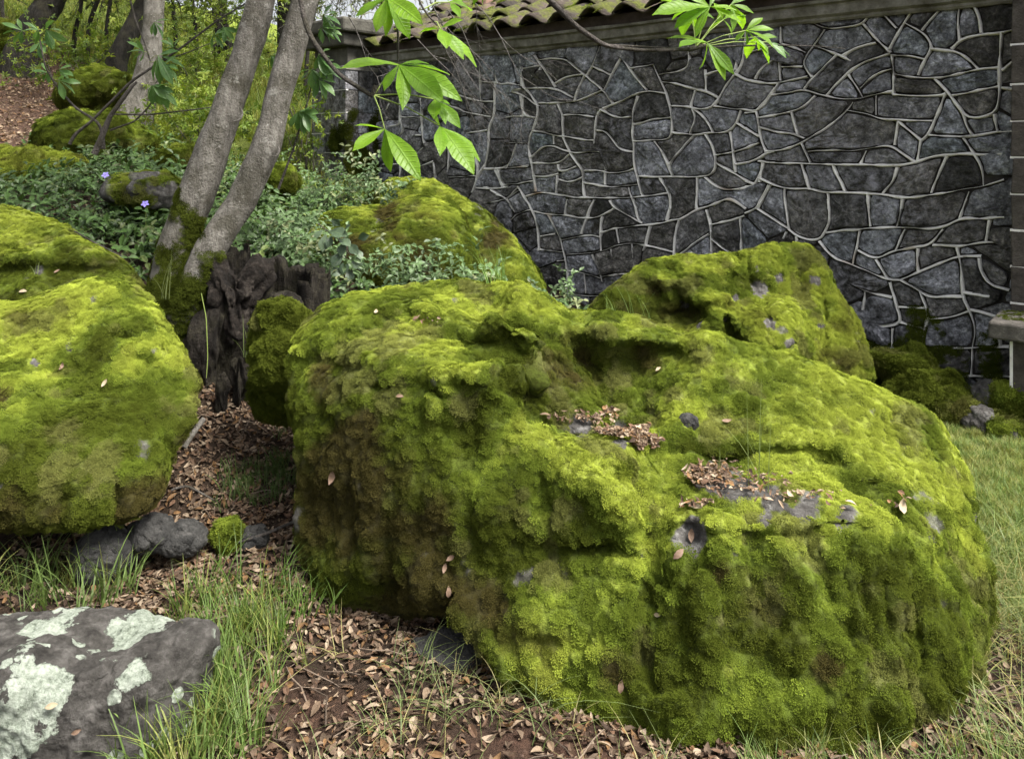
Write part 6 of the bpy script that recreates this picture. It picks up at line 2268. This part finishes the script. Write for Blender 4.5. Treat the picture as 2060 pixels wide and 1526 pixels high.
def patch(cx, cy, rx, ry):
    return lambda x, y: np.exp(-(((x - cx) / rx) ** 2 + ((y - cy) / ry) ** 2))


p, n, rg = on_ground(430, (-1.2, -0.5), (2.1, 3.0), patch(-.88, 2.5, .19, .2), 13)
grass('green grass between the lichen rock and the huge boulder', G_LONG, p, n, rg, (0.09, 0.15, 0.03), .8, .25)
p, n, rg = on_ground(420, (-1.2, -0.5), (1.8, 2.4), patch(-.85, 2.05, .13, .16), 14)
grass('grass arching along the right side of the lichen rock', G_LONG, p, n, rg, (0.11, 0.17, 0.04), 1.0, .3)
p, n, rg = on_ground(170, (-2.0, -1.2), (2.4, 2.9), patch(-1.6, 2.62, .2, .1), 15)
grass('grass growing in the shade below the pointed boulder', G_LONG, p, n, rg, (0.10, 0.15, 0.04), 1.1, .15)
p, n, rg = on_ground(520, (-0.8, 1.4), (1.55, 2.45), lambda x, y: np.clip(0.55 + 0.6 * nz2(x, y, 3, 13) - 0.35 * (x > 0.4) - red_soil(x, y), 0.02, 1), 16)
grass('sparse bent pale grass blades among the leaves in front', G_BENT, p, n, rg, (0.13, 0.17, 0.06), 0.8, .3)
p, n, rg = on_ground(160, (0.6, 1.4), (1.8, 2.06), lambda x, y: 0.6 + 0 * x, 17, False)
grass('green grass blades at the bottom edge below the huge boulder', G_LONG, p, n, rg, (0.12, 0.18, 0.05), 0.55, .3)
p, n, rg = on_ground(500, (-1.3, -.9), (3.0, 3.8), patch(-1.1, 3.4, .12, .12), 18)
grass('small dark green grass patch in the leafy gap', G_SHORT, p, n, rg, (0.07, 0.11, 0.03), 1.1, .1)
p, n, rg = on_ground(26000, (-14, 0.5), (7.4, 19), lambda x, y: np.clip((1 - 1.6 * path_mask(x, y)) * (0.6 + 0.5 * nz2(x, y, .7, 5)) * (sstep(0.2, -1.2, x)), 0, 1), 19, False)
grass('rough spring grass covering the upper bank', G_LONG, p, n, rg, (0.11, 0.15, 0.025), 1.5, .25, 'grass')


def vmask(x, y):
    m = sstep(4.2, 4.6, y) * (1 - sstep(7.6, 8.6, y)) * sstep(-5.0, -4.2, x + 0.35 * (y - 5)) * (1 - sstep(-1.15, -0.7, x + 0.18 * (y - 5)))
    m = m * (1 - np.clip(path_mask(x, y) * 2, 0, 1)) * np.clip(0.75 + 0.5 * nz2(x, y, 1.6, 6), 0, 1)
    m = m * (1 - np.exp(-(((x + 1.36) / .42) ** 2 + ((y - 4.2) / .35) ** 2) ** 2))
    return m


p, n, rg = on_ground(5200, (-5, -.6), (4.1, 8.6), vmask, 21)
m = len(p)
tag(scatter('periwinkle_cover', VINCA, p, euler_from(n + rg.normal(0, .25, (m, 3)) + np.array([0, -.3, .3]), rg.random(m) * 6.28), 0.65 + 0.6 * rg.random(m), rg.integers(0, 5, m),
            greens((0.042, 0.08, 0.018), m, rg, 0.7, .12), M_VINCA), 'glossy dark green periwinkle carpeting the bank', 'ground cover')
# trailing plants round the back boulders
rg = np.random.default_rng(25)
spots = [P(*a) for a in [(590, 440, 5.2), (620, 500, 5.0), (560, 500, 4.9), (640, 540, 4.8), (780, 545, 4.75), (860, 555, 4.8), (940, 560, 4.9), (700, 370, 6.4), (660, 385, 6.3), (760, 372, 6.2), (1120, 600, 5.2)]]
c = np.array(spots)[rg.integers(0, len(spots), 420)] + rg.normal(0, .1, (420, 3)) + np.array([0, 0, -.08])
tag(scatter('trailing_plants', VINCA, c, euler_from(rg.normal(0, .3, (420, 3)) + np.array([0, -.5, .8]), rg.random(420) * 6.28), 0.5 + 0.5 * rg.random(420), rg.integers(0, 5, 420),
            greens((0.08, 0.13, 0.05), 420, rg, 0.5, .2), M_VINCA), 'pale-leaved trailing plants round the rear boulders', 'plants')

# dark broad-leaved vine before the rounded boulder
vine = empty('leafy_vine', P(690, 560, 4.75))
tag(vine, 'vine with broad dull green leaves before the rounded rear boulder', 'vine')
M_VINE = mat_leaf_obj('vine_leaf', (0.045, 0.075, 0.045), (0.085, 0.125, 0.075), 0.15, 0.4)
pp = Parts()
lv = []
for path in ([(640, 450, 4.9), (680, 480, 4.8), (710, 520, 4.72), (705, 570, 4.7)], [(690, 470, 4.8), (700, 500, 4.75), (690, 540, 4.7)], [(660, 560, 4.7), (675, 590, 4.65), (690, 580, 4.6)]):
    pp.add(*tube(PP(path), np.linspace(.004, .002, len(path)), 6, 0, 1, 0.02))
link('stem', pp.mesh('stem'), M_TWIG, vine)
VL = [leaflet_mesh(np.random.default_rng(k), .62) for k in range(3)]
for mm in VL:
    mm.name = 'leaf'
    mm.materials.append(M_VINE)
rg = np.random.default_rng(12)
for (bx, by, tx, ty) in [(650, 462, 635, 475), (655, 470, 650, 498), (660, 465, 690, 470), (668, 475, 660, 492), (680, 480, 700, 490), (690, 470, 700, 455), (695, 485, 685, 508), (700, 490, 715, 505), (690, 505, 672, 530),
                         (705, 515, 720, 535), (700, 520, 690, 545), (712, 500, 725, 515), (700, 540, 705, 562), (695, 545, 670, 548), (715, 530, 735, 540), (660, 568, 645, 580), (668, 575, 690, 570), (640, 572, 665, 575), (685, 455, 672, 445), (720, 480, 735, 475)]:
    b, t = P(bx, by, 4.72), P(tx, ty, 4.68)
    x = (t - b) * 1.25
    L = np.linalg.norm(x)
    x /= L
    nn = np.array([0, -.7, .6]) + rg.normal(0, .25, 3)
    nn -= x * (nn @ x)
    nn /= np.linalg.norm(nn)
    y = np.cross(nn, x)
    o = bpy.data.objects.new('leaf', VL[int(rg.integers(3))])
    COL.objects.link(o)
    o.parent = vine
    o.matrix_parent_inverse = Matrix.Translation(vine.location).inverted()
    o.matrix_basis = Matrix(((x[0] * L, y[0] * L, nn[0] * L, b[0]), (x[1] * L, y[1] * L, nn[1] * L, b[1]), (x[2] * L, y[2] * L, nn[2] * L, b[2]), (0, 0, 0, 1)))

# ------------------------------------------------------------------ small single things
def tuft_thing(label, px, py, Y, h, nbl, seed, spread=0.02, base=(0.13, 0.2, 0.05), droop=0.5, wd=0.004):
    rg = np.random.default_rng(seed)
    v, t = grass_proto(rg, nbl, spread, h, wd, droop)
    o = link('grass_tuft', mesh_np('grass_tuft', v, tris=t), None)
    a = NT('tuft_blade')
    a.base(base)
    a.set(0.5, 0.3)
    a.leafy(base, 0.35, 1.3)
    o.data.materials.append(a.m)
    o.location = P(px, py, Y)
    tag(o, label, 'grass', 'grass tufts growing on the boulders')


tuft_thing('upright grass tuft behind the huge boulder crest, by the domed boulder', 1000, 590, 3.55, .22, 34, 1, .05, (0.16, 0.26, 0.06), .4)
tuft_thing('tall thin grass on the leaf-filled ledge', 1535, 985, 2.48, .3, 12, 2, .05, (0.17, 0.22, 0.06), .45, .003)
tuft_thing('small grass sprig in the pocket of the huge boulder', 1325, 905, 2.63, .11, 6, 3, .01, (0.15, .2, .06), .5, .003)
tuft_thing('grass blades before the dark crack of the lichen-flecked boulder', 1300, 650, 4.0, .2, 10, 4, .08, (0.13, .2, .05), .4)
tuft_thing('short grass blades at the left foot of the lichen-flecked boulder', 1225, 632, 4.0, .1, 8, 5, .04, (0.13, .2, .05), .3)
tuft_thing('tiny grass sprig on the boulder behind the pointed one', 72, 552, 3.9, .11, 6, 6, .015, (0.14, .18, .05), .6, .003)
tuft_thing('grass blades growing at the mossy tree foot', 335, 600, 3.8, .25, 6, 7, .03, (0.14, .17, .06), .4)
tuft_thing('grass blades between the stump and the upright mossy lump', 505, 720, 3.65, .22, 9, 8, .05, (0.16, .22, .07), .5)
tuft_thing('tiny grass sprig left of the leaf-filled ledge', 1440, 950, 2.55, .1, 4, 9, .015, (0.15, .2, .06), .4, .003)

M_SINGLE = mat_simple('fallen_leaf', [(0.3, (0.14, 0.085, 0.055)), (0.7, (0.26, 0.18, 0.13))], 60, 0.6, 0.3, 0.002)
M_PALE = mat_simple('pale_fallen_leaf', [(0.3, (0.26, 0.2, 0.12)), (0.7, (0.42, 0.35, 0.24))], 60, 0.6, 0.3, 0.002)


def on_surface(px, py):
    """the point of the nearest boulder face seen there, with its normal"""
    best = None
    for v, n in SURF:
        qx, qy = W / 2 + v[:, 0] / v[:, 1] * F, YH - (v[:, 2] - CAMZ) / v[:, 1] * F
        near = np.nonzero((np.abs(qx - px) < 9) & (np.abs(qy - py) < 9) & (((np.array([0, 0, CAMZ]) - v) * n).sum(1) > 0))[0]
        if len(near):
            k = near[np.argmin(v[near, 1] + 0.004 * np.hypot(qx[near] - px, qy[near] - py))]
            if best is None or v[k, 1] < best[0][1]:
                best = (v[k].copy(), n[k].copy())
    return best if best else (P(px, py, 3), np.array([0, -1, .5]))


FALLEN = [('pale curled leaf on the pointed boulder face', 214, 771, .032, 1.2, M_PALE, (0, -.8, .6)), ('small brown leaf left of the pale one on the pointed boulder', 129, 738, .03, 1.4, M_SINGLE, (0, -.8, .6)),
          ('pale narrow leaf on the crest of the pointed boulder', 48, 584, .045, 0.1, M_PALE, (0, -.3, 1)), ('small orange-brown leaf at the crest behind the pointed boulder', 115, 548, .03, .8, M_SINGLE, (0, -.6, .8)),
          ('oval brown leaf stuck upright below the ledge', 1364, 1114, .042, .7, M_SINGLE, (0, -.9, .3)), ('narrow brown leaf hanging under the ledge corner', 1390, 1075, .04, 1.5, M_SINGLE, (0, -.95, .2)),
          ('tiny pink leaf low on the huge boulder front', 1328, 1236, .024, .3, M_PALE, (0, -.9, .4)), ('hanging pinkish leaf at the bottom fringe of the huge boulder', 1251, 1378, .036, 1.4, M_SINGLE, (0, -.95, .2)),
          ('brown leaf hanging on the dark left face', 668, 955, .05, 1.3, M_SINGLE, (-.3, -.9, .2)), ('pale leaf on the mossy slope above the pocket', 1326, 747, .026, .9, M_PALE, (0, -.6, .8)),
          ('pinkish leaf on the slope right of the pointed stone', 1462, 852, .036, .2, M_SINGLE, (0, -.5, .9)), ('long pale leaf at the right end of the ledge', 1810, 1022, .05, 1.3, M_PALE, (0, -.7, .7)),
          ('thin reddish leaf lying in the upper left crack', 808, 795, .03, 0.1, M_SINGLE, (0, -.6, .8)), ('pale leaf lying left of the ledge front', 1402, 1022, .05, .1, M_PALE, (0, -.4, .9)),
          ('whitish leaf among moss on the crest left of centre', 755, 627, .035, .1, M_PALE, (0, -.3, 1)), ('upper brown leaf hanging from a thread on the dark front', 912, 1118, .032, .6, M_SINGLE, (0, -.95, .2)),
          ('lower brown leaf hanging from a thread on the dark front', 900, 1185, .036, 1.5, M_SINGLE, (0, -.95, .2)), ('middle brown leaf hanging from a thread on the dark front', 897, 1142, .03, 1.3, M_SINGLE, (0, -.95, .2)),
          ('small pink leaf on the lichen rock face', 155, 1463, .024, .3, M_SINGLE, (0, -.9, .4)), ('pale leaf on the lichen rock shoulder', 105, 1417, .03, .2, M_PALE, (0, -.7, .6))]
surf = [on_surface(f[1], f[2]) for f in FALLEN]
for i, (f, (loc, nr)) in enumerate(zip(FALLEN, surf)):
    label, px, py, ln, az, mat, nh = f
    nn = np.array(nh) / np.linalg.norm(nh) * 0.6 + nr * 0.6
    rg = np.random.default_rng(500 + i)
    v, t = leaf_proto(rg, ln, ln * 0.48, 0.5)
    vv = np.vstack([v, v - np.array([0, 0, 0.0008])])
    tt = np.vstack([t, t[:, ::-1] + len(v)])
    o = link('fallen_leaf', mesh_np('fallen_leaf', vv, tris=tt), mat)
    o.rotation_euler = euler_from(nn[None], np.array([az]))[0]
    o.location = loc + nr * 0.012
    tag(o, label, 'leaf', 'single fallen leaves on the moss')

# fallen sticks
def stick(label, path, rad, mat=M_TWIG, seed=1, grp='fallen sticks'):
    v, q = tube(PP(path), rad, 9, 0.12, seed, 0.015)
    tag(link('fallen_stick', mesh_np('fallen_stick', v, q), mat), label, 'stick', grp)


stick('broken grey stick beside the tip of the pointed boulder', [(370, 900, 3.15), (390, 868, 3.2), (410, 842, 3.25)], [.012, .012, .011], M_BARK, 1)
stick('thin curved stick in the leafy gap near the huge boulder', [(480, 1090, 2.93), (530, 1075, 2.95), (600, 1045, 3.02)], [.004, .006, .006], M_TWIG, 2)
stick('thin twig lying along the boulder behind the pointed one', [(150, 465, 4.3), (190, 488, 4.25), (245, 515, 4.2)], [.004, .005, .003], M_TWIG, 3)
stick('thin forked twig beside the pointed boulder tip', [(345, 985, 2.98), (375, 975, 3.0), (430, 1005, 2.95)], [.005, .005, .003], M_TWIG, 4)
v, q = tube(PP([(405, 590, 3.75), (415, 640, 3.74), (418, 720, 3.72), (415, 760, 3.7)]), [.002, .0025, .002, .0015], 7, 0.1, 5, 0.015)
tag(link('plant_stem', mesh_np('plant_stem', v, q), M_STALK), 'thin green stem hanging beside the rotten stump', 'stem')

# periwinkle flowers
for k, (px, py, Y, lab_) in enumerate([(212, 352, 5.2, 'violet periwinkle flower higher on the bank'), (292, 410, 4.95, 'violet periwinkle flower beside the pale slab')]):
    rg = np.random.default_rng(k)
    V, T = [], []
    for i in range(5):
        a = i * 2 * math.pi / 5
        v, t = leaf_proto(rg, 0.024, 0.018, -.3)
        v = v + np.array([0.014, 0, 0])
        R = np.array([[math.cos(a), -math.sin(a), 0], [math.sin(a), math.cos(a), 0], [0, 0, 1]])
        T += [tuple(q + len(V) for q in tr) for tr in t]
        V += (v @ R.T).tolist()
    fl = empty('flower', P(px, py, Y))
    tag(fl, lab_, 'flower')
    o = link('petals', mesh_np('petals', V, tris=T), M_FLOWER, None)
    o.parent = fl
    o.rotation_euler = (1.0, .2, 0)
    g = P(px, py, Y)
    v, q = tube([g + np.array([0, .01, -.14]), g + np.array([0, .01, 0])], [.0015, .0012], 5)
    link('stalk', mesh_np('stalk', v, q), M_STALK, fl)
